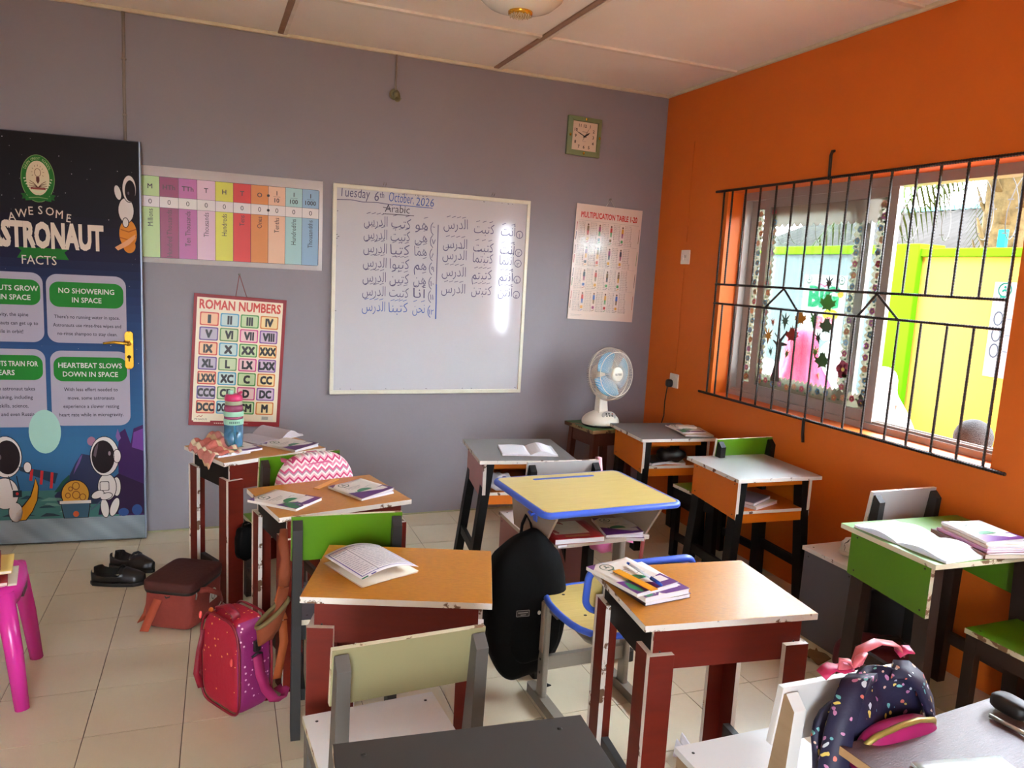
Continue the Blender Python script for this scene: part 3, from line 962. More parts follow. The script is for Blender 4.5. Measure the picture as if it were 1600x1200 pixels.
for i, s in enumerate(rom):
    r_, c_ = divmod(i, 4)
    bd, fl = (oddr, evr)[r_ % 2][c_]
    xa, ya_ = gx0 + c_ * cwx + .004, gy1 - (r_ + 1) * chy + .004
    xb, yb2 = xa + cwx - .008, ya_ + chy - .008
    P.rrect(xa, ya_, xb, yb2, .007, bd, 2, 3)
    P.rrect(xa + .006, ya_ + .006, xb - .006, yb2 - .006, .006, fl, 3, 3)
    V_, F_, a_, b_ = text_mesh(s, .05, 2, 1.0)
    wd = min((b_ - a_) * .058 * .72, .084)
    P.text(s, (xa + xb) / 2, (ya_ + yb2) / 2 - .021, .06, '#151010', 4, bold=.05, fit=wd)
P.rect(.024, .02, .11, .048, '#ecdcbe', 2)
P.text('PEGASUS', .03, .03, .016, '#7a4a4a', 3, 'l')
P.line([(.04, .048), (.052, .054), (.062, .05), (.07, .058)], .003, '#b03a3a', 3)
for k in range(18):
    P.rect(.13 + k * .01, .012, .136 + k * .01, .017, '#e6c9b8', 2)
P.rect(.375, .036, .44, .062, '#e2d8c4', 3)
for k in range(14):
    P.rect(.38 + k * .0025, .04, .3812 + k * .0025, .058, '#3a3230', 4)
P.build('print', MATS['gloss_print'], rp, loc=(-rw / 2, -.0045, 0), rot=WALL)

# multiplication table poster
mw_, mh = .482, .732
mp = hung('multiplication_poster', 'pale multiplication table poster hanging beside the corner', -.638, 1.238, mw_, mh, .025, (-.385, 2.016), .035, mat('poster_card_pale', '#d8c0ae', 0.35), .003)
P = Print(0.0004)
P.rect(.004, .004, mw_ - .004, mh - .004, '#dcc4b4', 1)
P.text('MULTIPLICATION TABLE 1-20', mw_ / 2, mh - .082, .05, '#c22a20', 2, bold=.025, fit=.41)
figs = ['#b03028', '#7a5a3a', '#2a2a38', '#c98a2c', '#3a5aa0', '#8a3a5a', '#4a8a4a']
bw_, bh_ = (mw_ - .06) / 5, (mh - .15) / 4
for r_ in range(4):
    yt = mh - .105 - r_ * bh_
    P.line([(.02, yt + .004), (mw_ - .02, yt + .004)], .0012, '#a08a80', 2)
    for c_ in range(5):
        n_ = r_ * 5 + c_ + 1
        xx = .026 + c_ * bw_
        body = '\n'.join('%d x %d = %d' % (n_, q, n_ * q) for q in range(1, 13))
        P.text(body, xx, yt - .012, .0112, '#140c0c', 2, 'l', 0, fit=bw_ * .66, res=1)
        if c_ < 4:
            fx = xx + bw_ * .8
            c1, c2, c3 = random.sample(figs, 3)
            P.ell(fx, yt - .02, .006, .007, '#6a4632', 2, 10)
            P.poly([(fx - .008, yt - .058), (fx + .008, yt - .058), (fx + .007, yt - .028), (fx - .007, yt - .028)], c1, 2)
            P.poly([(fx - .006, yt - .085), (fx - .001, yt - .085), (fx, yt - .06), (fx + .001, yt - .085), (fx + .006, yt - .085), (fx + .006, yt - .056), (fx - .006, yt - .056)], c2, 2)
            P.rrect(fx - .009, yt - .118, fx + .007, yt - .1, .003, c3, 2, 2)
            P.line([(fx - .008, yt - .132), (fx + .008, yt - .124)], .004, c2, 2)
    P.line([(.014, yt - .01), (.012, yt - .06)], .004, random.choice(figs), 2)
    P.line([(.012, yt - .07), (.011, yt - .12)], .004, random.choice(figs), 2)
    P.line([(mw_ - .012, yt - .02), (mw_ - .013, yt - .11)], .003, random.choice(figs), 2)
P.line([(.02, .03), (.1, .03)], .001, '#6a5a54', 2)
P.line([(.02, .024), (.09, .024)], .001, '#6a5a54', 2)
P.build('print', print_mat('laminate_print', 0.22, coat=0.3), mp, loc=(-mw_ / 2, -.0035, 0), rot=WALL)

# wall clock
ck = thing('wall_clock', 'square green framed wall clock with gold studs near the corner', 'clock', (-.605, 0, 2.262))
ck.rotation_euler = (0, .018, 0)
m_clockgreen = mat('clock_green_plastic', '#76855a', 0.4, var=0.3, scale=20, col2='#5f6d46')
m_gold = mat('gold_metal', '#d8a83a', 0.25, metal=0.9)
a_ = .117
for q in range(4):
    rot = Matrix.Translation((0, 0, .12)) @ Matrix.Rotation(q * PI / 2, 4, 'Y')
    pts = [(-a_, -a_), (a_, -a_), (a_ - .03, -a_ + .03), (-a_ + .03, -a_ + .03)]
    fmb = MB()
    V = [(p[0], -.018 if i < 2 else -.03, p[1]) for i, p in enumerate(pts)] + [(p[0], 0, p[1]) for p in pts]
    fmb.add([tuple(rot @ Vector(v)) for v in V], [(0, 1, 2, 3), (4, 7, 6, 5), (0, 4, 5, 1), (2, 6, 7, 3), (1, 5, 6, 2), (3, 7, 4, 0)])
    fmb.build('frame_side', m_clockgreen, ck, bevel=.002)
MB().box(-.09, -.018, .03, .09, 0, .21).build('dial', mat('clock_dial', '#d9c4ac', 0.4), ck)
P = Print(0.0004)
for n_ in range(1, 13):
    a = PI / 2 - n_ * PI / 6
    x, y = .066 * math.cos(a), .068 * math.sin(a)
    mxy = max(abs(math.cos(a)), abs(math.sin(a)))
    x, y = x / mxy * .93, y / mxy * .93
    P.text(str(n_), x, y - .009, .026, '#3a2c26', 1, bold=.02)
P.line([(-.016, .028), (.016, .028)], .003, '#8a7a6a', 1)
P.line([(-.012, -.03), (.012, -.03)], .0015, '#8a7a6a', 1)
P.build('dial_print', MATS['gloss_print'], ck, loc=(0, -.0185, .12), rot=WALL)
def hand(name, a, ln, w, tail, z):
    d = Vector((math.sin(a), 0, math.cos(a)))
    n_ = Vector((math.cos(a), 0, -math.sin(a)))
    c = Vector((0, z, .12))
    pts = [c - d * tail - n_ * w, c - d * tail + n_ * w, c + d * ln * .6 + n_ * w * 1.3, c + d * ln, c + d * ln * .6 - n_ * w * 1.3]
    MB().add(pts + [p + Vector((0, .001, 0)) for p in pts], [(0, 1, 2, 3, 4), (9, 8, 7, 6, 5)] + [(i, (i + 1) % 5, 5 + (i + 1) % 5, 5 + i) for i in range(5)]).build(name, m_black_dot, ck)
hand('hour_hand', math.radians(54), .045, .004, .01, -.0215)
hand('minute_hand', math.radians(-66), .066, .0022, .012, -.0235)
hand('second_hand', math.radians(28), .062, .0008, .03, -.0255)
MB().lathe([(.004, 0), (.004, .008), (.001, .009)], 12, xf=Matrix.Translation((0, -.018, .12)) @ Matrix.Rotation(PI / 2, 4, 'X')).build('hub', m_black_dot, ck)
for x, z in ((0, .222), (0, .018), (-.102, .12), (.102, .12)):
    MB().blob((x, -.028, z), (.006, .006, .009), 10, 8).build('gold_stud', m_gold, ck)

# conduit, lamp holder, cable
m_conduit = mat('conduit_painted_grey', '#8a7d72', 0.6)
lh = thing('lamp_holder', 'empty greenish lamp holder hanging at the end of a conduit drop', 'lamp holder', (-1.803, 0, 2.455))
MB().tube([(0, -.012, .235), (.001, -.012, .13), (-.002, -.014, .1), (0, -.012, .03)], .006, 8).build('conduit', m_conduit, lh)
m_holder = mat('lamp_holder_bakelite', '#7d7350', 0.5)
MB().lathe([(.03, 0), (.03, .008), (.026, .016), (.018, .018)], 18, xf=Matrix.Translation((-.004, 0, .024)) @ Matrix.Rotation(PI / 2, 4, 'X')).build('back_plate', m_holder, lh)
ax = Matrix.Translation((0, -.022, .022)) @ Matrix.Rotation(math.radians(128), 4, 'X')
MB().lathe([(.012, -.005), (.019, 0), (.02, .03), (.017, .032), (.017, .056), (.0145, .056), (.0145, .01), (.001, .01)], 18, xf=ax, close=False).build('socket', m_holder, lh)
MB().tube([tuple(ax @ Vector((.017, 0, .045))), tuple(ax @ Vector((.026, 0, .045)))], .0025, 6).build('pin', m_nail, lh)
wc = MB().tube([(0, 0, .66), (.001, 0, .5), (-.001, 0, .3), (0, 0, .0)], .0075, 8).build('wall_cable', m_conduit, None, loc=(-3.178, -.008, 2.045))
tag(wc, 'grey painted cable running from the ceiling down behind the door', 'cable')
for z in (.15, .42):
    MB().box(-.011, -.009, z, .011, .006, z + .008).build('clip', m_conduit, wc)

# ceiling light with a glittering finial
cl = thing('ceiling_light', 'white dome ceiling light with a glittering gold finial', 'ceiling light', (-1.58, -1.31, H))
m_opal = mat('opal_glass', '#efe9da', 0.25, coat=0.3)
MB().lathe([(.185, 0), (.19, -.02), (.175, -.06), (.14, -.09), (.09, -.108), (.045, -.114)], 36, s=True).build('dome', m_opal, cl)
MB().lathe([(.2, 0), (.2, -.012), (.188, -.016)], 36).build('rim', mat('light_rim_cream', '#d8cdb4', 0.4), cl)
MB().lathe([(.05, -.108), (.052, -.114), (.05, -.125), (.03, -.13), (.005, -.131)], 28).build('finial', m_gold, cl)
gl = MB()
for k in range(70):
    a, r = k * 2.39996, .046 * math.sqrt((k + .5) / 70)
    gl.blob((r * math.cos(a), r * math.sin(a), -.129), (.0045, .0045, .004), 5, 3)
gl.build('crystal_beads', mat('crystal_bead', '#e8dcc0', 0.1, metal=0.4), cl)['kind'] = 'stuff'

# ------------------------------------------------------------------ door lying open against the board wall
DA = -0.0781
door = bpy.data.objects.new('door_1', None)
COL.objects.link(door)
door.location = (-3.93, -0.045, 0.008)
door.rotation_euler = (0, 0, DA)
door['kind'] = 'structure'
DW, DH = .824, 2.055
MB().box(0, 0, 0, DW, .036, DH).build('leaf', mat('door_steel_dark', '#3b3a44', 0.45), door, bevel=.003)
MB().box(DW - .002, -.001, 0, DW + .003, .037, DH).build('edge_strip', mat('door_edge_metal', '#8f9bb0', 0.35, metal=0.5), door)
P = Print(0.0003)
stops = [(0, '#2f5f86'), (.25, '#2f6288'), (.45, '#2a4f7c'), (.60, '#22345c'), (.72, '#181630'), (.82, '#140f18'), (1, '#130d0e')]
def ramp(t):
    for (a, ca), (b, cb) in zip(stops[:-1], stops[1:]):
        if a <= t <= b:
            k = (t - a) / (b - a)
            A_, B_ = lin(ca), lin(cb)
            return tuple(x * (1 - k) + y * k for x, y in zip(A_, B_))
    return lin(stops[-1][1])
for i in range(48):
    t = i / 48
    P.rect(.003, .004 + t * (DH - .008), DW - .003, .004 + (t + 1 / 48) * (DH - .008), ramp(t + .01), 1)
# grey clouded strip at the foot
nx_, ny_ = 80, 10
for i in range(nx_):
    for j in range(ny_):
        c = .85 + .1 * math.sin(i * .31 + j * .5) + .07 * math.sin(i * .13 - j * .3 + 2) + .05 * math.sin(i * .7 + j)
        base = lin('#8d9aa0')
        P.rect(.003 + i * (DW - .006) / nx_, .004 + j * .0126, .003 + (i + 1) * (DW - .006) / nx_, .004 + (j + 1) * .0126, tuple(x * c for x in base[:3]) + (1,), 3)
for k in range(90):
    P.ell(random.uniform(.02, DW - .02), random.uniform(.9, DH - .02), *(random.choice([.0008, .0012, .002]),) * 2, '#c9c2c4', 2, 6)
# landscape: rocks, sea
P.rect(.003, .13, DW - .003, .28, '#3f6f6a', 2)
for k in range(14):
    x = random.uniform(.22, .62); y = random.uniform(.135, .24); w_ = random.uniform(.03, .08)
    P.poly([(x - w_, y), (x + w_, y), (x + w_ * .3, y + .014), (x - w_ * .4, y + .018)], random.choice(['#24404a', '#2c3a44', '#5f8a7c']), 3)
P.poly([(.40, .25), (.46, .33), (.50, .42), (.53, .47), (.57, .46), (.62, .36), (.62, .2), (.42, .2)], '#2a2f4c', 3)
P.poly([(.49, .36), (.52, .42), (.53, .45), (.535, .47), (.52, .45), (.50, .40)], '#6a4a80', 4)
P.poly([(.40, .27), (.44, .33), (.47, .36), (.48, .27)], '#20503f', 3)
P.poly([(.70, .13), (.70, .5), (.71, .58), (.735, .6), (.76, .52), (.775, .60), (DW - .004, .62), (DW - .004, .13)], '#3a1a50', 3)
P.poly([(.765, .50), (.775, .58), (DW - .004, .6), (DW - .004, .48)], '#6a3a86', 4)
P.poly([(.69, .56), (.70, .60), (.715, .55), (.70, .53)], '#7a5a90', 4)
P.poly([(.60, .14), (.63, .3), (.70, .36), (DW - .004, .3), (DW - .004, .14)], '#2a1436', 4)
P.ell(.577, .535, .02, .024, '#9a6a80', 4)
P.ell(.72, .15, .025, .022, '#2f4a80', 5); P.ell(.785, .16, .025, .03, '#2f4a80', 5)
# cards
def card(x0, x1, y0, y1, title, lines, py, ty, dt, tsize, clipx=.02):
    P.rrect(max(x0, clipx), y0, x1, y1, .05, '#a8a0ac', 5, 8)
    P.rrect(max(x0 + .014, clipx + .01), py, x1 - .012, py + .125, .042, '#1c7a26', 6, 8)
    xm = (x0 + x1) / 2
    for k, s in enumerate(title):
        P.text(s, xm, py + .07 - k * .045, .036, '#d8d2cc', 7, bold=.012, sx=.9 if len(s) < 17 else .7)
    for k, s in enumerate(lines):
        P.text(s, xm, ty - k * dt, tsize, '#241f26', 7, bold=.006, fit=None, sx=.86)
card(.395, .752, 1.043, 1.384, ['NO SHOWERING', 'IN SPACE'], ["There's no running water in space.", 'Astronauts use rinse-free wipes and', 'no-rinse shampoo to stay clean.'], 1.222, 1.166, .042, .0245)
card(.402, .762, .618, 1.003, ['HEARTBEAT SLOWS', 'DOWN IN SPACE'], ['With less effort needed to', 'move, some astronauts', 'experience a slower resting', 'heart rate while in microgravity.'], .847, .797, .0435, .0265)
card(.02, .381, 1.043, 1.386, ['ASTRONAUTS GROW', 'TALLER IN SPACE'], ['In microgravity, the spine', 'expands. Astronauts can get up to', 'taller while in orbit!'], 1.226, 1.17, .042, .026)
card(.018, .381, .612, 1.008, ['ASTRONAUTS TRAIN FOR', 'YEARS'], ['Becoming an astronaut takes', 'years of training, including', 'survival skills, science,', 'engineering, and even Russian'], .852, .80, .0435, .0265)
P.ell(.368, .588, .072, .113, '#9fc9b8', 8, 32)
# crest
cx_, cy_ = .376, 1.838
P.ell(cx_, cy_, .072, .112, '#1f6a24', 2); P.ring(cx_, cy_, .071, .111, .003, '#7a9a5a', 3, 36)
P.ell(cx_, cy_ + .002, .05, .082, '#d6c4a0', 4)
P.ring(cx_, cy_ + .028, .013, .019, .0022, '#5a2a22', 5, 16)
P.rect(cx_ - .007, cy_ - .012, cx_ + .007, cy_ + .008, '#5a2a22', 5)
P.poly([(cx_ - .007, cy_ - .012), (cx_ + .007, cy_ - .012), (cx_, cy_ - .026)], '#5a2a22', 5)
for k in range(9):
    a = math.radians(-25 + k * 28.75)
    P.line([(cx_ + .022 * math.cos(a), cy_ + .028 + .03 * math.sin(a)), (cx_ + .027 * math.cos(a), cy_ + .028 + .037 * math.sin(a))], .002, '#5a2a22', 5)
for sg in (-1, 1):
    for k in range(4):
        P.line([(cx_, cy_ - .042), (cx_ + sg * .018, cy_ - .022 - k * .006), (cx_ + sg * (.034 + k * .002), cy_ - .012 - k * .011)], .0026, '#5a2a22', 5)
    for k in range(11):
        a = math.radians(200 + k * 9) if sg < 0 else math.radians(-20 - k * 9)
        P.ell(cx_ + .061 * math.cos(a) * 1.0, cy_ + .094 * math.sin(a) + .03, .005, .003, '#cfd0a8', 5, 8, rot=a)
P.rect(cx_ - .032, cy_ - .052, cx_ + .032, cy_ - .043, '#8a3a34', 5)
def arc_text(s, cx, cy, rx, ry, a0, a1, size, c, l):
    for k, ch in enumerate(s):
        a = a0 + (a1 - a0) * k / (len(s) - 1)
        if ch != ' ':
            P.text(ch, cx + rx * math.cos(a), cy + ry * math.sin(a), size, c, l, rot=a - PI / 2)
arc_text('DEEN CREST SCHOOL', cx_, cy_, .055, .09, math.radians(150), math.radians(30), .016, '#b8c98a', 5)
P.poly([(cx_ - .075, cy_ - .075), (cx_ - .05, cy_ - .07), (cx_ - .05, cy_ - .097), (cx_ - .07, cy_ - .1), (cx_ - .066, cy_ - .087)], '#1a5a1e', 5)
P.poly([(cx_ + .075, cy_ - .075), (cx_ + .05, cy_ - .07), (cx_ + .05, cy_ - .097), (cx_ + .07, cy_ - .1), (cx_ + .066, cy_ - .087)], '#1a5a1e', 5)
P.poly([(cx_ - .055, cy_ - .085), (cx_, cy_ - .078), (cx_ + .055, cy_ - .085), (cx_ + .055, cy_ - .107), (cx_, cy_ - .099), (cx_ - .055, cy_ - .107)], '#1f6a24', 6)
P.line([(cx_ - .04, cy_ - .093), (cx_, cy_ - .088), (cx_ + .04, cy_ - .093)], .004, '#7a9a5a', 7)
# heading
CREAM = '#d9c8b4'
for k, ch in enumerate('AWESOME'):
    u = k / 6
    P.text(ch, .262 + .24 * u, 1.632 + .034 * math.sin(PI * u) + .008 * u, .056, CREAM, 4, bold=.004, rot=.22 * (.5 - u), sx=.85)
P.poly([(.275, 1.508), (.499, 1.508), (.48, 1.49), (.499, 1.455), (.275, 1.455), (.295, 1.49)], '#1c6a20', 2)
P.text('ASTRONAUT', .652, 1.513, .165, CREAM, 5, 'r', .045, fit=.495)
P.text('FACTS', .37, 1.427, .062, CREAM, 5, fit=.15)
# clinging astronaut with planet, top right
SUIT, OUT, VIS = '#d6ccc4', '#1c1210', '#1a0d10'
def A_ell(x, y, rx, ry, c, l, rot=0.0):
    P.ell(x, y, rx + .0035, ry + .0035, OUT, l, 26, rot=rot); P.ell(x, y, rx, ry, c, l + 1, 26, rot=rot)
P.ell(.767, 1.60, .04, .07, '#d8862c', 3); P.poly([(.706, 1.53), (.72, 1.515), (.77, 1.545), (.80, 1.58), (.80, 1.60), (.75, 1.56)], '#e0a070', 5)
P.line([(.735, 1.62), (.77, 1.61), (.803, 1.625)], .005, '#a85a1c', 4); P.line([(.73, 1.58), (.77, 1.57), (.803, 1.59)], .005, '#a85a1c', 4)
P.ell(.772, 1.54, .028, .035, '#d8862c', 3)
A_ell(.76, 1.715, .034, .06, SUIT, 6); A_ell(.724, 1.80, .014, .035, SUIT, 6, .2); A_ell(.757, 1.655, .012, .022, SUIT, 8)
P.ell(.776, 1.822, .03 + .003, .068, OUT, 8); P.ell(.776, 1.822, .03, .064, SUIT, 9); P.ell(.780, 1.812, .024, .052, VIS, 10)
P.ell(.772, 1.80, .004, .008, '#5a4a54', 11, 10)
# astronaut with telescope on a crescent (left)
P.poly([(.318, .35), (.332, .30), (.325, .23), (.30, .17), (.27, .125), (.205, .12), (.225, .17), (.26, .21), (.29, .25), (.305, .3)], OUT, 6)
P.poly([(.318, .343), (.328, .30), (.321, .23), (.297, .172), (.268, .129), (.212, .124), (.23, .168), (.264, .206), (.295, .25), (.31, .3)], '#c98a1e', 7)
A_ell(.18, .27, .06, .08, SUIT, 6); A_ell(.225, .17, .03, .05, SUIT, 6); A_ell(.285, .405, .016, .026, SUIT, 12)
P.poly([(.245, .41), (.25, .388), (.405, .315), (.42, .37)], '#22364a', 9)
for xk in (.30, .345, .39):
    P.line([(xk - .003, .392 - (xk - .245) * .42 - .028 - (xk - .245) * .06), (xk + .004, .392 - (xk - .245) * .22 + .012)], .013, '#b8282c', 10)
A_ell(.19, .46, .07, .105, SUIT, 7); P.ell(.198, .458, .056, .088, VIS, 9); P.ell(.165, .46, .007, .014, '#6a5a5e', 10, 12)
P.rect(.215, .25, .255, .285, '#1f2a30', 9); P.ell(.235, .268, .007, .008, '#b8282c', 10, 10)
P.line([(.2, .36), (.215, .29)], .004, OUT, 9); P.line([(.235, .36), (.245, .29)], .004, OUT, 9)
# rover egg and walking astronaut (right)
P.ell(.496, .255, .066, .078, OUT, 6); P.ell(.496, .255, .062, .074, '#c98f30', 7)
for q in ((.50, .30, .016), (.475, .285, .009), (.50, .252, .017), (.462, .25, .011), (.53, .24, .014)):
    P.ring(q[0], q[1], q[2], q[2] * 1.2, .004, '#7a4a1c', 8, 14)
P.poly([(.425, .215), (.567, .215), (.555, .128), (.44, .128)], OUT, 8); P.poly([(.429, .212), (.563, .212), (.551, .13), (.444, .13)], '#3a5a6c', 9)
P.rect(.424, .206, .568, .222, SUIT, 10); P.ell(.497, .15, .014, .016, '#c8562c', 10, 12)
P.line([(.567, .17), (.60, .2), (.63, .23)], .006, '#4a5a6a', 8)
A_ell(.645, .29, .042, .07, SUIT, 8); A_ell(.69, .29, .018, .05, SUIT, 6); A_ell(.632, .175, .018, .05, SUIT, 7, .1); A_ell(.678, .18, .018, .05, SUIT, 6, -.3)
A_ell(.60, .25, .03, .018, SUIT, 10, .5); A_ell(.64, .24, .028, .016, SUIT, 10, .3)
P.rrect(.61, .27, .655, .32, .006, OUT, 10, 3); P.rrect(.613, .273, .652, .317, .006, SUIT, 11, 3)
A_ell(.637, .455, .066, .103, SUIT, 12); P.ell(.63, .452, .054, .088, OUT, 14); P.ell(.632, .452, .051, .085, VIS, 15)
P.poly([(.585, .46), (.592, .5), (.61, .53), (.606, .50), (.596, .45)], '#5a4a50', 16); P.ell(.66, .47, .006, .012, '#8a7a7e', 16, 12)
A_ell(.695, .455, .017, .034, SUIT, 14)
P.build('poster_print', print_mat('door_vinyl_print', 0.55, spec=0.2), door, loc=(0, -.0004, 0), rot=WALL)
m_brass = mat('door_brass', '#d6a53c', 0.22, metal=1.0)
hp = MB()
pl = []
for k in range(24):
    a = 2 * PI * k / 24
    pl.append((.763 + .021 * math.cos(a), 1.012 + (.078 if math.sin(a) > 0 else -.078) + .021 * math.sin(a)))
hp.prism(pl, 'y', -.012, -.002)
hp = hp.build('handle_plate', m_brass, door, bevel=.002)
MB().lathe([(.013, 0), (.013, .02), (.009, .024)], 16, xf=Matrix.Translation((.763, -.01, 1.048)) @ Matrix.Rotation(PI / 2, 4, 'X')).build('spindle_collar', m_brass, door)
MB().tube([(.763, -.036, 1.048), (.75, -.042, 1.05), (.70, -.044, 1.055), (.65, -.042, 1.048)], [.009, .0085, .0075, .006], 10).build('lever', m_brass, door)
kc = MB().lathe([(.009, 0), (.009, .006), (.001, .0065)], 14, xf=Matrix.Translation((.763, -.011, .978)) @ Matrix.Rotation(PI / 2, 4, 'X'))
kc.box(.76, -.017, .955, .766, -.011, .978)
kc.build('lock_cylinder', mat('lock_dark', '#3a2a14', 0.4, metal=0.8), door)
for z in (.918, 1.106):
    MB().blob((.763, -.0125, z), (.004, .0025, .004), 8, 6).build('screw', m_brass, door)

# ------------------------------------------------------------------ sockets on the orange wall
m_plastic = mat('white_socket_plastic', '#e4dccd', 0.35)
def plate(name, label, y, z, s):
    t = thing(name, label, name.replace('_', ' '), (0, y, z))
    MB().box(-.011, -s / 2, -s / 2, 0, s / 2, s / 2).build('plate', m_plastic, t, bevel=.003)
    return t
sw = plate('light_switch', 'white switch plate high on the orange wall left of the window', -.345, 1.672, .088)
MB().box(-.016, .012, -.02, -.01, .028, .012).build('rocker', m_plastic, sw, bevel=.002)
for dy in (-.012, .004):
    MB().box(-.0115, dy, -.004, -.0108, dy + .004, .014).build('slot', m_black_dot, sw)
so = plate('wall_socket', 'white wall socket low on the orange wall behind the corner desk', -.335, .885, .09)
MB().box(-.016, -.03, .014, -.01, -.014, .034).build('rocker', m_plastic, so, bevel=.002)
pg = thing('power_plug', 'black plug with a thin black cord in the wall socket', 'plug', (-.011, -.322, .868))
m_rubber = mat('black_rubber', '#17130f', 0.5)
MB().blob((-.022, 0, 0), (.022, .024, .026), 14, 10, .7).build('plug_body', m_rubber, pg)
MB().tube([(-.03, .003, -.015), (-.032, .008, -.06), (-.03, .02, -.12), (-.022, .03, -.22), (-.03, .06, -.33), (-.05, .1, -.45)], .0035, 8).build('cord', m_rubber, pg)
cr = MB().tube([(0, 0, .66), (0, .005, .4), (0, -.004, .2), (0, .002, .05)], .0022, 6).build('wall_wire', mat('painted_wire_orange', '#cf6318', 0.6), None, loc=(-.003, -.338, 1.715))
tag(cr, 'thin orange painted wire running up the wall above the switch', 'cable')
cr = MB().tube([(0, 0, .66), (0, .003, .4), (0, -.004, .2), (0, .002, .0)], .0022, 6).build('wall_wire', MATS['painted_wire_orange'], None, loc=(-.003, -.338, .945))
tag(cr, 'thin orange painted wire between the switch and the socket', 'cable')

# ------------------------------------------------------------------ furniture
def edge_mat(name, col, core, thr=0.42, scale=16):
    return mat(name, col, 0.6, thr=thr, scale=scale, col2=core)
m_edge_white = edge_mat('chipped_white_edging', '#d8d0c4', '#6b4a30', .40, 14)
m_edge_cream = edge_mat('chipped_cream_edging', '#cfc6a8', '#7a5c3c', .42, 16)
m_top_wood = mat('desk_top_wood_laminate', '#c27f1a', 0.38, var=0.6, scale=55, stretch=(1, 2.2, 1), col2='#a06414', bump=0.05, bscale=120, coat=0.05)
m_brown = mat('reddish_brown_board', '#6a1a0b', 0.5, spec=0.25, var=0.5, scale=7, stretch=(1, 1, 5), col2='#4c1207')
m_black_board = mat('black_brown_board', '#120c09', 0.6, spec=0.2)
m_dark_bar = mat('charcoal_painted_bar', '#302e2c', 0.55, spec=0.3, var=0.4, scale=12, col2='#2a2826')
m_grey_top = mat('grey_desk_laminate', '#66625e', 0.36, var=0.2, scale=6, col2='#5a5651')
m_lightgrey_top = mat('light_grey_desk_laminate', '#a3a19d', 0.3, var=0.2, scale=6, col2='#918f8a')
m_charcoal_top = mat('charcoal_desk_laminate', '#3f3d3a', 0.5, spec=0.3, var=0.15, scale=6)
m_plum_top = mat('plum_woodgrain_laminate', '#5f3f3c', 0.28, var=0.6, scale=14, stretch=(1.5, 14, 1), col2='#3f2624', bump=0.25, bscale=70)
m_orange = mat('orange_board', '#d9700f', 0.4, var=0.15, scale=5)
m_pink = mat('dusty_pink_board', '#c08a86', 0.45, var=0.15, scale=5)
m_green = mat('lime_green_board', '#54840f', 0.32, var=0.25, scale=5, col2='#457009')
m_olive = mat('olive_cream_board', '#8c845f', 0.4, var=0.2, scale=6)
m_white_board = mat('white_board', '#d6d4d0', 0.35, var=0.1, scale=5)
m_blackleg = mat('black_painted_leg', '#0e0d0c', 0.5, var=0.4, scale=14, col2='#1c1a17', spec=0.25)
m_greypost = mat('grey_painted_post', '#55504a', 0.5, var=0.4, scale=10, col2='#403c37')
m_grey_board = mat('dark_grey_board', '#58565a', 0.45, var=0.15, scale=5)
m_ply = mat('plywood_side', '#9c8264', 0.6, var=0.4, scale=8, stretch=(1, 1, 6), col2='#806848')
m_screw = mat('screw_dark', '#3a3632', 0.4, metal=0.6)

def screw(par, x, y, z, r=.005, up=True):   # par: the board the screw sits in
    xf = Matrix.Translation((x, y, z)) if up else Matrix.Translation((x, y, z)) @ Matrix.Rotation(PI / 2, 4, 'X')
    MB().lathe([(r, -.001), (r, .0006), (r * .5, .0009)], 10, xf=xf).build('screw', m_screw, par)
def screw_x(par, x, y, z, sgn, r=.005):
    MB().lathe([(r, -.001), (r, .0008), (r * .5, .001)], 10, xf=Matrix.Translation((x, y, z)) @ Matrix.Rotation(sgn * PI / 2, 4, 'Y')).build('screw', m_screw, par)

def desk_top(t, w, d, z, face, edge, th=.018):
    """board with a slightly ragged edge strip on all four sides"""
    mb = MB().box(-w / 2, -d / 2, z - th, w / 2, d / 2, z, 0, 1)
    return mb.build('desktop', [face, edge], t, bevel=.0012)

def brown_desk(label, cx, cy, rz, h=.65, w=.505, d=.385, group='brown wooden desks'):
    t = thing('wooden_desk', label, 'desk', (cx, cy, 0), rz, group)
    desk_top(t, w, d, h, m_top_wood, m_edge_white)
    ax, ay = w / 2 - .035, d / 2 - .03
    ap = .115
    zt_, zb_ = h - .018, h - .018 - ap
    fa = MB().box(-ax, -ay - .012, zb_, ax, -ay, zt_, 0, 1).build('front_apron', [m_brown, m_edge_white], t)
    MB().box(-ax, ay, zb_, ax, ay + .012, zt_, 0, 1).build('rear_apron', [m_brown, m_edge_white], t)
    MB().box(-ax, -ay, zb_, -ax + .012, ay, zt_).build('side_apron', m_black_board, t)
    MB().box(ax - .012, -ay, zb_, ax, ay, zt_).build('side_apron', m_black_board, t)
    lt = h - .085
    for sx in (-1, 1):
        for sy in (-1, 1):
            lg = MB()
            X0 = sx * (ax + .016)
            lg.box(X0, sy * (ay + .012), 0, X0 - sx * .07, sy * (ay + .03), lt, 0, 1)
            lg.box(X0, sy * (ay + .012), 0, X0 - sx * .016, sy * (ay - .055), lt, 0, 1)
            lg.build('leg', [m_brown, m_edge_white], t, bevel=.0012)
        MB().box(sx * (ax - .002), -ay + .05, .1, sx * (ax - .024), ay - .05, .15).build('stretcher', m_dark_bar, t)
    for sx in (-1, 1):
        screw(fa, sx * (ax - .02), -ay - .013, zb_ + .05, .003, False)
    return t
brown_desk('brown wooden desk nearest the board wall holding the drinking bottle', -2.59, -.79, .44)
brown_desk('brown wooden desk with two exercise books and a ruler', -2.375, -1.607, .225)
brown_desk('brown wooden desk with a folded printed sheet on it', -2.28, -2.41, -.345)
brown_desk('brown wooden desk with a stack of exercise books, pen and ruler', -1.508, -2.752, -.125, h=.655)

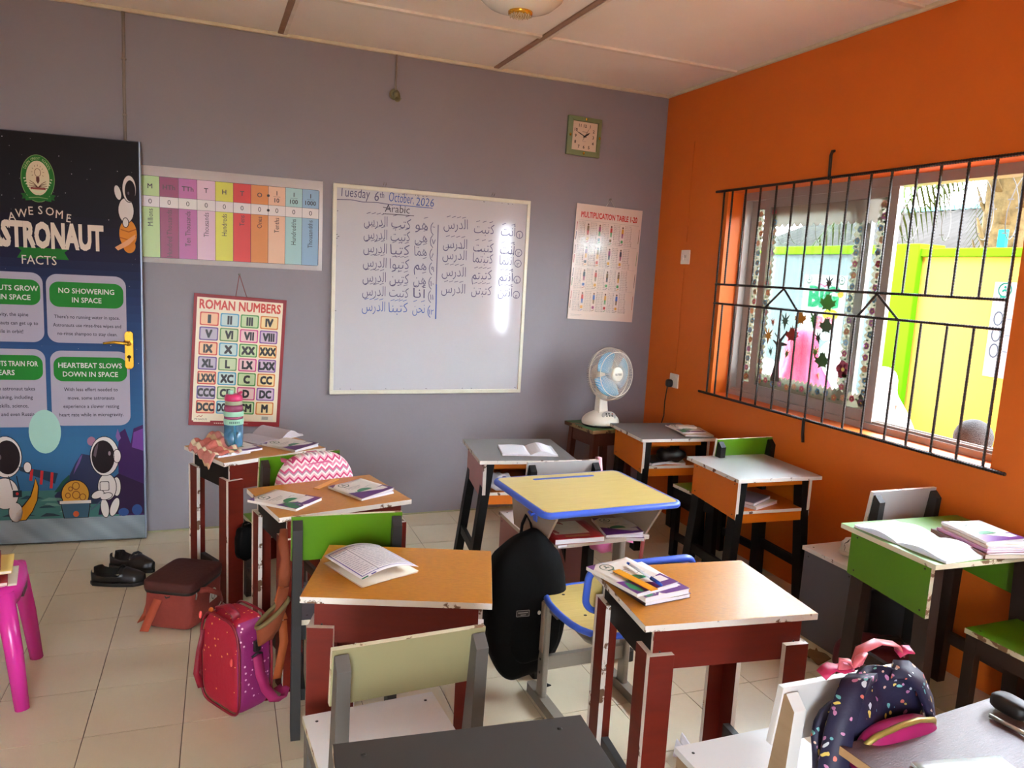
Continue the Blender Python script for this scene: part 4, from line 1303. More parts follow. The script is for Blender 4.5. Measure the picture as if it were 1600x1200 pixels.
def shelf_desk(label, cx, cy, rz, top, side, rail, w=.47, d=.45, h=.65, splay=.04, group='grey topped shelf desks', legm=None, edge=None, open_front=True):
    t = thing('shelf_desk', label, 'desk', (cx, cy, 0), rz, group)
    edge = edge or m_edge_white
    legm = legm or m_blackleg
    desk_top(t, w, d, h, top, edge)
    sx_, fy, by = w / 2 - .025, -d / 2 + .04, d / 2 - .03
    zt_ = h - .018
    hb = .185
    for s in (-1, 1):
        sp0 = MB().prism([(fy - .005, zt_), (by, zt_), (by, zt_ - hb + .02), (fy - .005, zt_ - hb)], 'x', s * sx_, s * (sx_ - .016), 0, 1).build('side_panel', [side, edge], t)
        for yy, zz in ((fy + .02, zt_ - .02), (fy + .02, zt_ - hb + .02), (by - .03, zt_ - .02), (by - .03, zt_ - hb + .04)):
            screw_x(sp0, s * sx_, yy, zz, s, .0035)
    if open_front:
        MB().box(-sx_ + .016, fy, zt_ - .03, sx_ - .016, fy + .014, zt_).build('top_rail', rail, t)
        MB().box(-sx_ + .016, fy, zt_ - hb - .02, sx_ - .016, fy + .014, zt_ - hb + .025).build('bottom_rail', rail, t)
        MB().box(-sx_ + .016, fy - .004, zt_ - hb + .025, sx_ - .016, by, zt_ - hb + .04, 0, 1).build('shelf', [rail, edge], t)
        MB().box(-sx_ + .016, by - .012, zt_ - hb + .02, sx_ - .016, by, zt_).build('back_panel', rail, t)
    else:
        MB().box(-sx_ + .016, by - .012, zt_ - hb + .02, sx_ - .016, by, zt_).build('back_panel', side, t)
    for s in (-1, 1):
        for yy, ys in ((fy + .03, -.02), (by - .04, .02)):
            xt, xb = s * (sx_ - .035), s * (sx_ - .035 + splay)
            if not open_front:
                xt, xb = s * (sx_ - .04), s * (sx_ - .03)
            P_ = [(xt - .021, yy - .03, zt_), (xt + .021, yy - .03, zt_), (xt + .021, yy + .03, zt_), (xt - .021, yy + .03, zt_),
                  (xb - .019, yy - .03 + ys, 0), (xb + .019, yy - .03 + ys, 0), (xb + .019, yy + .03 + ys, 0), (xb - .019, yy + .03 + ys, 0)]
            MB().add(P_, [(0, 1, 2, 3), (7, 6, 5, 4), (0, 4, 5, 1), (1, 5, 6, 2), (2, 6, 7, 3), (3, 7, 4, 0)]).build('leg', legm, t, bevel=.0015)
        zz = .17
        xs = s * (sx_ - .035 + (splay * (1 - zz / zt_) if open_front else .007))
        MB().box(xs - .01, fy + .05, zz, xs + .01, by - .06, zz + .045).build('stretcher', legm, t)
    return t
shelf_desk('grey topped desk with pink sides and an open notebook near the board wall', -1.365, -1.03, -.14, m_grey_top, m_pink, m_orange, w=.475, d=.46, splay=.075)
shelf_desk('grey topped desk with orange sides in the corner beside the fan', -.325, -.725, -.09, m_grey_top, m_orange, m_orange, w=.47, d=.44, splay=.03)
shelf_desk('light grey topped desk with orange sides under the window', -.325, -1.53, -.055, m_lightgrey_top, m_orange, m_orange, w=.465, d=.44, h=.645, splay=.045)
shelf_desk('lime green desk with an open notebook against the orange wall', -.335, -2.605, -.05, m_green, m_green, m_green, w=.57, d=.42, h=.66, splay=.01, group='other wooden desks', legm=mat('dark_brown_leg', '#2a1a12', 0.5), edge=m_edge_cream, open_front=False)
cd = thing('shelf_desk', 'plain charcoal topped desk at the bottom edge of the picture', 'desk', (-2.375, -3.375, 0), -.1, 'other wooden desks')
def plain_desk(t, top, edge, body, leg, w, d, h):
    desk_top(t, w, d, h, top, edge)
    for s in (-1, 1):
        MB().box(s * (w / 2 - .02), -d / 2 + .03, h - .17, s * (w / 2 - .036), d / 2 - .03, h - .018, 0, 1).build('side_panel', [body, edge], t)
        for y in (-d / 2 + .05, d / 2 - .05):
            MB().box(s * (w / 2 - .04), y - .025, 0, s * (w / 2 - .08), y + .025, h - .018).build('leg', leg, t, bevel=.0015)
        MB().box(s * (w / 2 - .05), -d / 2 + .07, .1, s * (w / 2 - .07), d / 2 - .07, .145).build('stretcher', leg, t)
    MB().box(-w / 2 + .036, d / 2 - .045, h - .17, w / 2 - .036, d / 2 - .03, h - .018).build('back_panel', body, t)
plain_desk(cd, m_charcoal_top, m_edge_cream, m_grey_board, m_blackleg, .485, .385, .65)
for x, y in ((-.19, .15), (.185, .155), (-.19, -.15), (.185, -.15)):
    screw(cd, x, y, .65)
pd = thing('wooden_desk', 'plum woodgrain desk in the bottom right corner', 'desk', (-1.42, -3.62, 0), .075, 'other wooden desks')
plain_desk(pd, m_plum_top, mat('pale_wood_edge', '#b08c62', 0.6, var=0.4, scale=12), m_brown, m_brown, .49, .38, .65)

# ---- chairs (front = +y, backrest at -y)
def wooden_chair(label, cx, cy, rz, seat, back, post, style='open', side=None, seat_z=.38, top=.72, w=.345, edge=None, group='wooden classroom chairs', back_h=.135, inset=0.0):
    t = thing('wooden_chair', label, 'chair', (cx, cy, 0), rz, group)
    edge = edge or m_edge_white
    hw_ = w / 2
    hs_ = hw_ - inset
    st_ = MB().box(-hs_, -.145, seat_z - .018, hs_, .165, seat_z, 0, 1).build('seat', [seat, edge], t, bevel=.001)
    for sx in (-1, 1):
        for y in (-.11, .13):
            screw(st_, sx * (hs_ - .03), y, seat_z, .004)
    # back posts lean backwards; the panel is fixed on their seat side
    for s in (-1, 1):
        pr = [(-.205, 0), (-.13, 0), (-.13, seat_z), (-.172, top - .015), (-.178, top - .01), (-.205, top - .035), (-.19, seat_z)]
        x1 = s * (hw_ - .004)
        MB().prism(pr, 'x', x1, x1 - s * .03, 0, 1).build('back_post', [post[0], post[1]], t, bevel=.001)
    zb_ = top - back_h
    def yb_at(z):
        return -.13 - (z - seat_z) * (.042 / (top - .015 - seat_z))
    bk = MB().prism([(yb_at(zb_), zb_), (yb_at(zb_) + .016, zb_), (yb_at(top) + .016, top), (yb_at(top), top)], 'x', -hw_, hw_, 0, 1).build('backrest', [back, edge], t, bevel=.001)
    # recolour: broad faces of the backrest carry the board colour, edges the edging
    me = bk.data
    for p in me.polygons:
        p.material_index = 0 if abs(p.normal.y) > .8 else 1
    if style == 'open':
        for s in (-1, 1):
            MB().box(s * (hs_ - .004), .12, 0, s * (hs_ - .034), .16, seat_z - .018).build('front_leg', post[0], t, bevel=.001)
            MB().box(s * (hs_ - .006), -.13, seat_z - .075, s * (hs_ - .026), .12, seat_z - .018).build('side_rail', post[0], t)
            MB().box(s * (hs_ - .008), -.14, .1, s * (hs_ - .026), .12, .14).build('stretcher', post[0], t)
        MB().box(-hs_ + .03, .135, seat_z - .075, hs_ - .03, .15, seat_z - .018).build('front_rail', post[0], t)
    else:
        for s in (-1, 1):
            sp0 = MB().box(s * (hw_ - .006), -.125, 0, s * (hw_ - .022), .155, seat_z - .018, 0, 1).build('side_panel', [side, edge], t)
            for yy, zz in ((.13, seat_z - .04), (.13, .05), (-.1, seat_z - .04)):
                screw_x(sp0, s * (hw_ - .006), yy, zz, s, .004)
        MB().box(-hw_ + .022, -.125, seat_z - .1, hw_ - .022, -.11, seat_z - .018, 0, 1).build('rear_apron', [side, edge], t)
        MB().box(-hw_ + .022, .14, .05, hw_ - .022, .152, seat_z - .018).build('front_panel', side, t)
    return t
dk = (m_dark_bar, m_dark_bar)
wooden_chair('lime green chair with the pink chevron backpack at the desk with the bottle', -2.478, -1.075, .235, m_green, m_green, (mat('dark_brown_post', '#33251d', 0.5), MATS['dark_brown_post']), edge=m_edge_cream, inset=.03)
wooden_chair('lime green chair with charcoal posts at the desk with two books', -2.38, -1.945, -.07, m_grey_board, m_green, (m_dark_bar, m_dark_bar), edge=m_edge_cream, top=.735, back_h=.15, inset=.025)
wooden_chair('chair with olive backrest, white seat and dark grey posts', -2.405, -2.775, .05, m_white_board, m_olive, (m_greypost, m_greypost), edge=m_edge_cream, top=.725)
wooden_chair('chair with grey backrest, white seat and pink panels behind the blue edged desk', -1.33, -1.325, -.03, m_white_board, mat('grey_white_board', '#aaa7a4', 0.4), (m_blackleg, m_blackleg), 'panel', m_pink, top=.705, back_h=.12)
wooden_chair('lime green chair with black legs between the two orange sided desks', -.22, -1.155, .03, m_green, m_green, (m_blackleg, m_blackleg), seat_z=.41, top=.735, w=.36)
wooden_chair('chair with grey solid sides and white backrest against the orange wall', -.2, -2.125, .0, m_white_board, MATS['grey_white_board'], (m_dark_bar, m_dark_bar), 'panel', m_grey_board, seat_z=.40, top=.74)
wooden_chair('lime green chair pushed under the lime green desk', -.23, -2.93, .0, m_green, m_green, (MATS['dark_brown_leg'], MATS['dark_brown_leg']), seat_z=.40, edge=m_edge_cream)
wooden_chair('white chair with plywood posts carrying the navy patterned backpack', -1.565, -3.18, -.01, m_white_board, m_white_board, (m_ply, m_white_board), edge=m_white_board, top=.725)

# ---- blue edged metal desk and chair
m_yellowwood = mat('yellow_wood_laminate', '#d6c078', 0.33, var=0.6, scale=7, stretch=(1.2, 16, 1), col2='#bfa455', coat=0.05)
m_blue = mat('blue_edge_plastic', '#3f62c9', 0.35)
m_steel = mat('grey_painted_steel', '#8d8578', 0.4, metal=0.3)
m_beige = mat('beige_steel_sheet', '#a08b78', 0.45, metal=0.1)
def rrpts(x0, y0, x1, y1, r, n=6):
    o = []
    for cx, cy, a0 in ((x1 - r, y0 + r, -PI / 2), (x1 - r, y1 - r, 0), (x0 + r, y1 - r, PI / 2), (x0 + r, y0 + r, PI)):
        for i in range(n + 1):
            a = a0 + PI / 2 * i / n
            o.append((cx + r * math.cos(a), cy + r * math.sin(a)))
    return o
bd = thing('school_desk', 'steel school desk with yellow top, blue rim and open shelf', 'desk', (-1.442, -1.905, 0), .035)
hz = .70
MB().prism(rrpts(-.278, -.228, .278, .228, .025), 'z', hz - .02, hz).build('desktop', m_yellowwood, bd)
rim = [(x, y, hz - .012) for x, y in rrpts(-.283, -.233, .283, .233, .03)]
MB().tube(rim, .0125, 10, closed=True).build('rim', m_blue, bd)
MB().prism(rrpts(-.14, .165, .14, .183, .008), 'z', hz - .001, hz + .0015).build('pen_groove', m_blue, bd)
MB().prism(rrpts(-.135, .169, .135, .179, .004), 'z', hz + .0012, hz + .0018).build('groove_floor', mat('blue_groove_dark', '#2c4797', 0.4), bd)
zs = hz - .02
for s in (-1, 1):
    MB().prism([(-.11, zs - .15), (.15, zs - .15), (.2, zs), (-.2, zs), (-.2, zs - .02)], 'x', s * .225, s * .215).build('side_panel', m_beige, bd, bevel=.001)
MB().box(-.215, -.115, zs - .152, .215, .17, zs - .144).build('shelf', m_beige, bd)
MB().box(-.228, -.128, zs - .158, .228, -.11, zs - .142).build('shelf_lip', mat('pale_steel_lip', '#b8ad9e', 0.4), bd)
MB().box(-.215, .16, zs - .15, .215, .17, zs).build('back_panel', m_beige, bd)
for s in (-1, 1):
    MB().prism(rrpts(s * .2 - .014, .005, s * .2 + .014, .065, .008, 3), 'z', .05, zs - .15).build('leg', m_steel, bd)
    MB().prism(rrpts(s * .2 - .02, -.075, s * .2 + .02, .36, .01, 3), 'z', .0, .04).build('foot_bar', m_steel, bd)
    MB().prism(rrpts(s * .2 - .024, -.1, s * .2 + .024, -.05, .01, 3), 'z', 0, .045).build('foot_cap', m_rubber, bd)
MB().box(-.2, .02, .15, .2, .045, .2).build('cross_bar', m_steel, bd)
MB().tube([(-.226, -.04, zs - .04), (-.245, -.04, zs - .05), (-.255, -.04, zs - .035)], .006, 8).build('bag_hook', m_blue, bd)
MB().box(-.229, -.055, zs - .075, -.225, -.025, zs - .03).build('hook_plate', m_blue, bd)
bc = thing('school_chair', 'steel school chair with yellow seat and backrest rimmed in blue', 'chair', (-1.535, -2.28, 0), .0)
sz = .40
seat = []
for i in range(32):
    a = 2 * PI * i / 32
    r = 1 / (abs(math.cos(a)) ** 3.2 + abs(math.sin(a)) ** 3.2) ** (1 / 3.2)
    x, y = r * math.cos(a), r * math.sin(a)
    seat.append((x * .172 * (1 - .06 * (y < 0) * abs(y)), y * .195))
MB().prism(seat, 'z', sz - .016, sz).build('seat', m_yellowwood, bc)
MB().tube([(x * 1.02, y * 1.02, sz - .008) for x, y in seat], .0115, 8, closed=True).build('seat_rim', m_blue, bc)
for x, y in ((-.1, .12), (-.1, -.05), (.1, .12), (.1, -.05)):
    screw(bc, x, y, sz, .006)
def bk(x, z):
    return -.195 - .02 * (1 - (x / .2) ** 2) - (z - .5) * .12
bp = rrpts(-.19, .495, .19, .645, .045)
mbk = MB()
nb = len(bp)
mbk.add([(x, bk(x, z), z) for x, z in bp] + [(x, bk(x, z) - .014, z) for x, z in bp], [tuple(range(nb)), tuple(reversed(range(nb, 2 * nb)))] + [(i, (i + 1) % nb, nb + (i + 1) % nb, nb + i) for i in range(nb)])
mbk.build('backrest', m_yellowwood, bc)
MB().tube([(x, bk(x, z) - .007, z) for x, z in bp], .012, 8, closed=True).build('backrest_rim', m_blue, bc)
for s in (-1, 1):
    MB().tube([(s * .13, .05, sz - .03), (s * .13, -.13, sz - .035), (s * .13, -.19, sz - .02), (s * .13, -.215, sz + .04), (s * .13, -.222, .6)], .012, 8, flat=1.6).build('back_bracket', m_steel, bc)
    MB().box(s * .13 - .022, bk(.13, .62) - .035, .585, s * .13 + .022, bk(.13, .62) - .018, .635).build('bracket_cap', m_blue, bc, bevel=.003)
    MB().prism(rrpts(s * .165 - .011, .09, s * .165 + .011, .14, .007, 3), 'z', .03, sz - .015).build('leg', m_steel, bc)
    MB().prism(rrpts(s * .165 - .015, .1, s * .165 + .015, .13, .006, 3), 'z', .2, sz - .02).build('leg_sleeve', m_beige, bc)
    MB().prism(rrpts(s * .165 - .018, -.17, s * .165 + .018, .21, .01, 3), 'z', 0, .035).build('foot_bar', m_steel, bc)
    for z in (.12, .17, .3):
        screw_x(bc, s * .178, .115, z, s, .005)
MB().box(-.16, .105, .13, .16, .125, .18).build('cross_bar', m_steel, bc)
MB().box(-.165, .03, sz - .045, .165, .16, sz - .02).build('seat_support', m_steel, bc)

# ---- wooden stool under the fan and pink plastic stool
ws = thing('wooden_stool', 'worn wooden stool with a chipped green top under the fan', 'stool', (-.505, -.305, 0), .12)
m_stoolgreen = mat('worn_green_paint', '#3f6b3c', 0.55, thr=.45, scale=9, col2='#8a6a44')
m_redwood = mat('worn_red_brown_wood', '#5a2a18', 0.6, var=0.5, scale=9, col2='#3c1a0e')
MB().box(-.165, -.16, .582, .165, .16, .606, 0, 1).build('seat', [m_stoolgreen, mat('worn_wood_edge', '#8a7048', 0.7, thr=.45, scale=12, col2='#4a3018')], ws, bevel=.004)
for sx in (-1, 1):
    for sy in (-1, 1):
        MB().add([(sx * .12 - .02, sy * .12 - .02, .58), (sx * .12 + .02, sy * .12 - .02, .58), (sx * .12 + .02, sy * .12 + .02, .58), (sx * .12 - .02, sy * .12 + .02, .58),
                  (sx * .15 - .018, sy * .14 - .018, 0), (sx * .15 + .018, sy * .14 - .018, 0), (sx * .15 + .018, sy * .14 + .018, 0), (sx * .15 - .018, sy * .14 + .018, 0)],
                 [(0, 1, 2, 3), (7, 6, 5, 4), (0, 4, 5, 1), (1, 5, 6, 2), (2, 6, 7, 3), (3, 7, 4, 0)]).build('leg', m_redwood, ws, bevel=.002)
for s in (-1, 1):
    MB().box(-.12, s * .125 - .009, .5, .12, s * .125 + .009, .582).build('apron', m_redwood, ws)
    MB().box(s * .125 - .009, -.12, .5, s * .125 + .009, .12, .582).build('apron', m_redwood, ws)
    MB().box(-.13, s * .132 - .01, .2, .13, s * .132 + .01, .24).build('stretcher', m_redwood, ws)

m_pinkplastic = mat('hot_pink_plastic', '#d22c92', 0.25)
ps = thing('plastic_stool', 'hot pink plastic stool with worksheets on it at the left edge', 'stool', (-3.568, -1.53, 0), .06)
o = MB()
n = 36
def sring(w_, d_, z, r=3.5):
    out = []
    for i in range(n):
        a = 2 * PI * i / n
        q = 1 / (abs(math.cos(a)) ** r + abs(math.sin(a)) ** r) ** (1 / r)
        out.append((w_ * q * math.cos(a), d_ * q * math.sin(a), z))
    return out
rings = [sring(.168, .17, .335), sring(.176, .178, .36), sring(.177, .18, .385), sring(.17, .174, .398), sring(.155, .158, .403), sring(.08, .085, .400), sring(.002, .002, .399)]
V = [p for r in rings for p in r]
Fc = [(i * n + j, i * n + (j + 1) % n, (i + 1) * n + (j + 1) % n, (i + 1) * n + j) for i in range(len(rings) - 1) for j in range(n)]
o.add(V, Fc, 0, True)
o.build('seat', m_pinkplastic, ps, solid=.004)
for sx in (-1, 1):
    for sy in (-1, 1):
        MB().tube([(sx * .135, sy * .135, .39), (sx * .16, sy * .16, .2), (sx * .18, sy * .182, 0)], [.03, .027, .022], 12).build('leg', m_pinkplastic, ps)
MB().prism(rrpts(-.05, .335, .05, .365, .012, 4), 'x', .170, .178).build('grip_slot', mat('stool_slot_shadow', '#5a1040', 0.6), ps)

# ------------------------------------------------------------------ table fan
m_fan = mat('fan_white_plastic', '#e6dccb', 0.35)
fan = thing('table_fan', 'white table fan with blue blades on the stool in the corner', 'fan', (-.518, -.325, .606), .12)
bs = MB()
def fbase(u, v):
    a = u * 2 * PI
    rr = [(.118, .0), (.122, .012), (.118, .03), (.1, .052), (.07, .068), (.045, .078), (.001, .08)][int(v * 6 + .01)]
    return (rr[0] * math.cos(a), rr[0] * .92 * math.sin(a), rr[1] + .012)
bs.grid(fbase, 40, 7, cu=True)
bs.build('base', m_fan, fan, sub=1)
MB().lathe([(.112, 0), (.116, .006), (.114, .014)], 36).build('base_foot', m_rubber, fan)
pn = MB().lathe([(.052, 0), (.05, .004), (.001, .0045)], 28, xf=Matrix.Translation((.01, -.072, .07)) @ Matrix.Rotation(math.radians(52), 4, 'X') @ Matrix.Diagonal((1, .62, 1, 1)))
pn = pn.build('control_panel', mat('fan_panel_grey', '#bdb7ae', 0.3), fan)
for k, (x, y) in enumerate([(-.02, -.004), (0, -.004), (.02, -.004), (-.018, .012), (.002, .012), (.026, .01)]):
    q = Matrix.Translation((.01, -.072, .07)) @ Matrix.Rotation(math.radians(52), 4, 'X') @ Matrix.Translation((x, y, .0045))
    MB().lathe([(.0045, 0), (.0045, .003), (.003, .004)], 10, xf=q).build('button', m_black_dot if k < 5 else mat('fan_lamp_red', '#c06a5a', 0.4), pn)
nk = MB()
nk.add([(-.034, -.03, .085), (.034, -.03, .085), (.034, .03, .085), (-.034, .03, .085), (-.03, -.022, .2), (.026, -.022, .2), (.026, .03, .2), (-.03, .03, .2)],
       [(3, 2, 1, 0), (4, 5, 6, 7), (0, 1, 5, 4), (1, 2, 6, 5), (2, 3, 7, 6), (3, 0, 4, 7)])
nk.build('neck', m_fan, fan, bevel=.008)
MB().box(-.04, -.036, .08, .04, .036, .09).build('neck_collar', m_fan, fan, bevel=.003)
HX = Matrix.Translation((0.02, -.03, .325)) @ Matrix.Rotation(.12, 4, 'Z') @ Matrix.Rotation(math.radians(84), 4, 'X')   # local z = towards the room
MB().lathe([(.02, -.12), (.05, -.115), (.062, -.09), (.064, -.03), (.05, -.02)], 24, xf=HX).build('motor_housing', m_fan, fan)
MB().box(-.02, .0, .18, .03, .05, .29).build('tilt_bracket', m_fan, fan, bevel=.006)
RG = .163
def guard(name, zs_, rs_, nw):
    gmb = MB()
    for k in range(nw):
        a = 2 * PI * k / nw
        gmb.tube([tuple(HX @ Vector((r * math.cos(a), r * math.sin(a), z))) for r, z in zip(rs_, zs_)], .0011, 4)
    for r, z, tr in ((RG, zs_[-1], .0042), (rs_[1], zs_[1], .0022)):
        gmb.tube([tuple(HX @ Vector((r * math.cos(2 * PI * k / 40), r * math.sin(2 * PI * k / 40), z))) for k in range(40)], tr, 6, closed=True)
    return gmb.build(name, m_fan, fan)
guard('front_guard', [.075, .068, .045, .0], [.04, .135, .158, RG], 96)
guard('rear_guard', [-.04, -.045, -.03, .0], [.05, .12, .155, RG], 84)
m_blade = mat('fan_blade_blue', '#58a9cf', 0.25, alpha=0.85)
for k in range(3):
    def bl(u, v, k=k):
        a = 2 * PI * k / 3 + (u - .5) * 1.75
        r = .03 + .108 * v * (1 - .25 * abs(u - .55) ** 2)
        return tuple(HX @ Vector((r * math.cos(a), r * math.sin(a), .022 + .032 * (u - .5))))
    MB().grid(bl, 12, 6).build('blade', m_blade, fan, solid=.002)
MB().lathe([(.034, 0), (.034, .03), (.025, .042), (.001, .046)], 20, xf=HX).build('blade_hub', m_blade, fan)
MB().lathe([(.044, .068), (.044, .076), (.036, .081), (.001, .083)], 28, xf=HX).build('guard_badge', m_fan, fan)
P = Print(0.0004)
P.text('ELITESS', 0, -.006, .016, '#6a645c', 1, bold=.03)
P.build('badge_print', MATS['gloss_print'], fan, matrix=HX @ Matrix.Translation((0, 0, .0835)))

# ------------------------------------------------------------------ books and papers
m_page = mat('paper_white', '#dcdbe0', 0.7)
m_page_warm = mat('paper_warm', '#d8ccb8', 0.7)
m_cover = mat('book_cover_cream', '#ddd6ca', 0.4)
m_cover_print = print_mat('book_cover_print', 0.38)
def school_cover(P, w, h):
    P.poly([(0, 0), (w, 0), (w, .072), (w * .42, .05), (w * .3, .072), (0, .085)], '#5b2070', 1)
    P.poly([(0, .02), (w * .12, .072), (w * .26, .045), (w * .2, .006), (w * .06, 0)], '#147a48', 2)
    P.poly([(w * .2, .086), (w * .42, .05), (w * .34, .02), (w * .2, .045)], '#147a48', 2)
    P.ell(w * .46, .07, .032, .032, '#147a48', 2, 16, 0, PI)
    P.rect(w * .42, .026, w * .93, .06, '#e6e2dc', 3)
    P.line([(w * .48, .043), (w * .7, .043)], .0015, '#8a8488', 4)
    P.poly([(0, h), (w * .22, h), (w * .08, h - .02), (0, h - .03)], '#5b2468', 1)
    ring_logo(P, w * .30, h * .84, .022, .022, 2, '#3a5a3c')
    for k, (a, b) in enumerate(((.18, .62), (.22, .58), (.26, .5))):
        P.line([(w * a, h * (.66 - k * .05)), (w * b, h * (.66 - k * .05))], .0028 - .0006 * k, '#6d6a66', 2)
    P.line([(w * .62, h * .5), (w * .74, h * .52), (w * .82, h * .49)], .002, '#5a6a5a', 2)
def book(label, x, y, z, rz, w=.155, h=.21, t=.007, cover=None, pages=None, draw=school_cover, group='exercise books', name='exercise_book', lift=0.0, cat='book'):
    th = thing(name, label, cat, (x, y, z), rz, group)
    cover = cover or m_cover
    pages = pages or m_page
    MB().box(-w / 2, -h / 2, 0, w / 2, h / 2, .0008).build('back_cover', cover, th)
    MB().box(-w / 2 + .001, -h / 2 + .002, .0008, w / 2 - .002, h / 2 - .002, t - .0008).build('pages', pages, th)
    MB().box(-w / 2 - .0008, -h / 2, 0, -w / 2, h / 2, t).build('spine', cover, th)
    def zf(px, py):
        u = max(0, (px / w + .5))
        v = .5 - py / h
        return lift * (u ** 2) * (.4 + .6 * v) + .0006 * math.sin(px * 60 + py * 35)
    fc_ = MB().grid(lambda u, v: (-w / 2 + w * u, -h / 2 + h * v, t - .0004 + zf(-w / 2 + w * u, -h / 2 + h * v)), 12, 12).build('front_cover', cover, th, solid=.0008)
    if lift > .004:
        MB().grid(lambda u, v: (-w / 2 + w * u * .99, -h / 2 + h * v, t - .001 + zf(-w / 2 + w * u, -h / 2 + h * v) * .55), 10, 8).build('loose_page', pages, th, solid=.0005)
    if draw:
        P = Print(0.00025)
        draw(P, w, h)
        P.bend(lambda p: (p[0], p[1], p[2] + zf(p[0] - w / 2, p[1] - h / 2)))
        P.build('cover_print', m_cover_print, fc_, loc=(-w / 2, -h / 2, t + .0003))
    return th
def open_book(label, x, y, z, rz, w, h, t=.008, cover=None, pages=None, group='open notebooks', lift=(.012, .012), name='open_notebook', lines=False):
    th = thing(name, label, 'notebook', (x, y, z), rz, group)
    cover = cover or m_cover
    pages = pages or m_page
    for s in (-1, 1):
        lf = lift[0] if s < 0 else lift[1]
        MB().box(0, -h / 2, 0, s * (w + .002), h / 2, .001).build('cover', cover, th)
        prof = [(0, .001)] + [(s * w, .001)]
        n_ = 10
        for i in range(n_ + 1):
            u = 1 - i / n_
            prof.append((s * w * (1 - .02 * (lf > .02)) * u, .001 + t * (.85 if u > .05 else .35) + lf * math.sin(PI * min(1, u * 1.1)) ** 1.5 * (1 if u < .9 else .6)))
        MB().prism(prof, 'y', -h / 2 + .002, h / 2 - .002, 0, s=False).build('pages', pages, th)
        if lines:
            P = Print(.0003)
            for k in range(11):
                yy = -h / 2 + .03 + k * (h - .06) / 11
                for seg in range(4):
                    u0, u1 = .15 + seg * .17, .15 + seg * .17 + random.uniform(.08, .16)
                    zf = lambda u: .0016 + t * .85 + lf * math.sin(PI * min(1, u * 1.1)) ** 1.5
                    b = len(P.v)
                    P.line([(s * w * u0, yy), (s * w * u1, yy + .001)], .0012, '#9a9cb0', 1)
                    for q in range(b, len(P.v)):
                        P.v[q] = (P.v[q][0], P.v[q][1], zf(abs(P.v[q][0]) / w) + .0004)
            P.build('writing', m_cover_print, th)
    return th
G1 = 'school exercise books with purple and green covers'
# front left desk
book('lower of two closed books under the drinking bottle', -2.735, -.855, .651, .47, t=.009, group=G1)
book('upper of two closed books under the drinking bottle', -2.685, -.842, .6605, .50, t=.008, group=G1)
open_book('open pale notebook with a raised page beside the drinking bottle', -2.53, -.60, .651, .70, .15, .2, lift=(.004, .03), pages=mat('paper_greyish', '#b9b0b4', 0.7))
book('school exercise book beside the open notebook near the bottle', -2.435, -.80, .651, .70, t=.010, group=G1, lift=.006)
# second desk
book('left school exercise book on the desk with the orange ruler', -2.54, -1.668, .651, .82, t=.009, group=G1)
book('right school exercise book with a curling cover beside the orange ruler', -2.25, -1.593, .651, .47, t=.008, group=G1, lift=.014)
m_ruler = mat('orange_ruler_plastic', '#e0991c', 0.3)
def ruler(label, x, y, z, rz, ln=.155, w=.026):
    t = thing('ruler', label, 'ruler', (x, y, z), rz, 'orange plastic rulers')
    MB().box(-w / 2, -ln / 2, 0, w / 2, ln / 2, .0022).build('strip', m_ruler, t, bevel=.0006)
    P = Print(.0002)
    for k in range(31):
        P.line([(-w / 2, -ln / 2 + .004 + k * (ln - .008) / 30), (-w / 2 + (.006 if k % 5 == 0 else .003), -ln / 2 + .004 + k * (ln - .008) / 30)], .0004, '#5a3a10', 1)
    P.build('scale_marks', m_cover_print, t, loc=(0, 0, .0023))
    return t
ruler('orange ruler lying between the two exercise books', -2.365, -1.475, .651, -.68)
# third desk: folded printed sheet
fs = thing('printed_booklet', 'folded printed booklet with purple border standing ajar on the brown desk', 'booklet', (-2.368, -2.365, .651), .36)
bw2, bh2 = .185, .212
def zfold(u, v):
    return .012 + .022 * math.sin(PI * u * .9) + .012 * (1 - u)
MB().grid(lambda u, v: (-bw2 / 2 + bw2 * u, -bh2 / 2 + bh2 * v, zfold(u, v)), 14, 6).build('top_leaf', mat('booklet_paper', '#dcd7d8', 0.55), fs, solid=.0008)
MB().grid(lambda u, v: (-bw2 / 2 + .004 + (bw2 - .004) * u, -bh2 / 2 + bh2 * v, .002 + .004 * u), 4, 3).build('inner_leaf', m_page_warm, fs, solid=.002)
MB().grid(lambda u, v: (-bw2 / 2 + (bw2) * u, -bh2 / 2 + .003 + bh2 * v, .0008), 4, 3).build('bottom_leaf', mat('booklet_pinkish', '#c9a898', 0.6), fs, solid=.001)
P = Print(.0003)
PU = '#5a4a9a'
for a, b in (((.008, .014), (.176, .014)), ((.008, .2), (.176, .2)), ((.008, .014), (.008, .2)), ((.176, .014), (.176, .2)), ((.06, .014), (.06, .2))):
    P.line([(a[0] + (b[0] - a[0]) * q / 12, a[1] + (b[1] - a[1]) * q / 12) for q in range(13)], .003 if a[0] != .06 else .0018, PU if a[0] != .06 else '#4a4458', 1)
P.rect(.0, .0, .02, .006, '#1d7a4c', 1); P.rect(.03, 0, .045, .006, PU, 1)
for k in range(15):
    yy = .026 + k * .0112
    for (u0, u1) in ((.068, .165), (.014, .054)):
        x = u0
        while x < u1 - .006:
            x2 = min(u1, x + random.uniform(.006, .02))
            P.line([(x, yy), (x2, yy)], .0022 if k < 13 else .004, '#8b8a98', 1)
            x = x2 + .004
P.bend(lambda p: (p[0], p[1], p[2] + zfold(p[0] / bw2, 0)))
P.build('print', m_cover_print, fs, loc=(-bw2 / 2, -bh2 / 2, .0006))
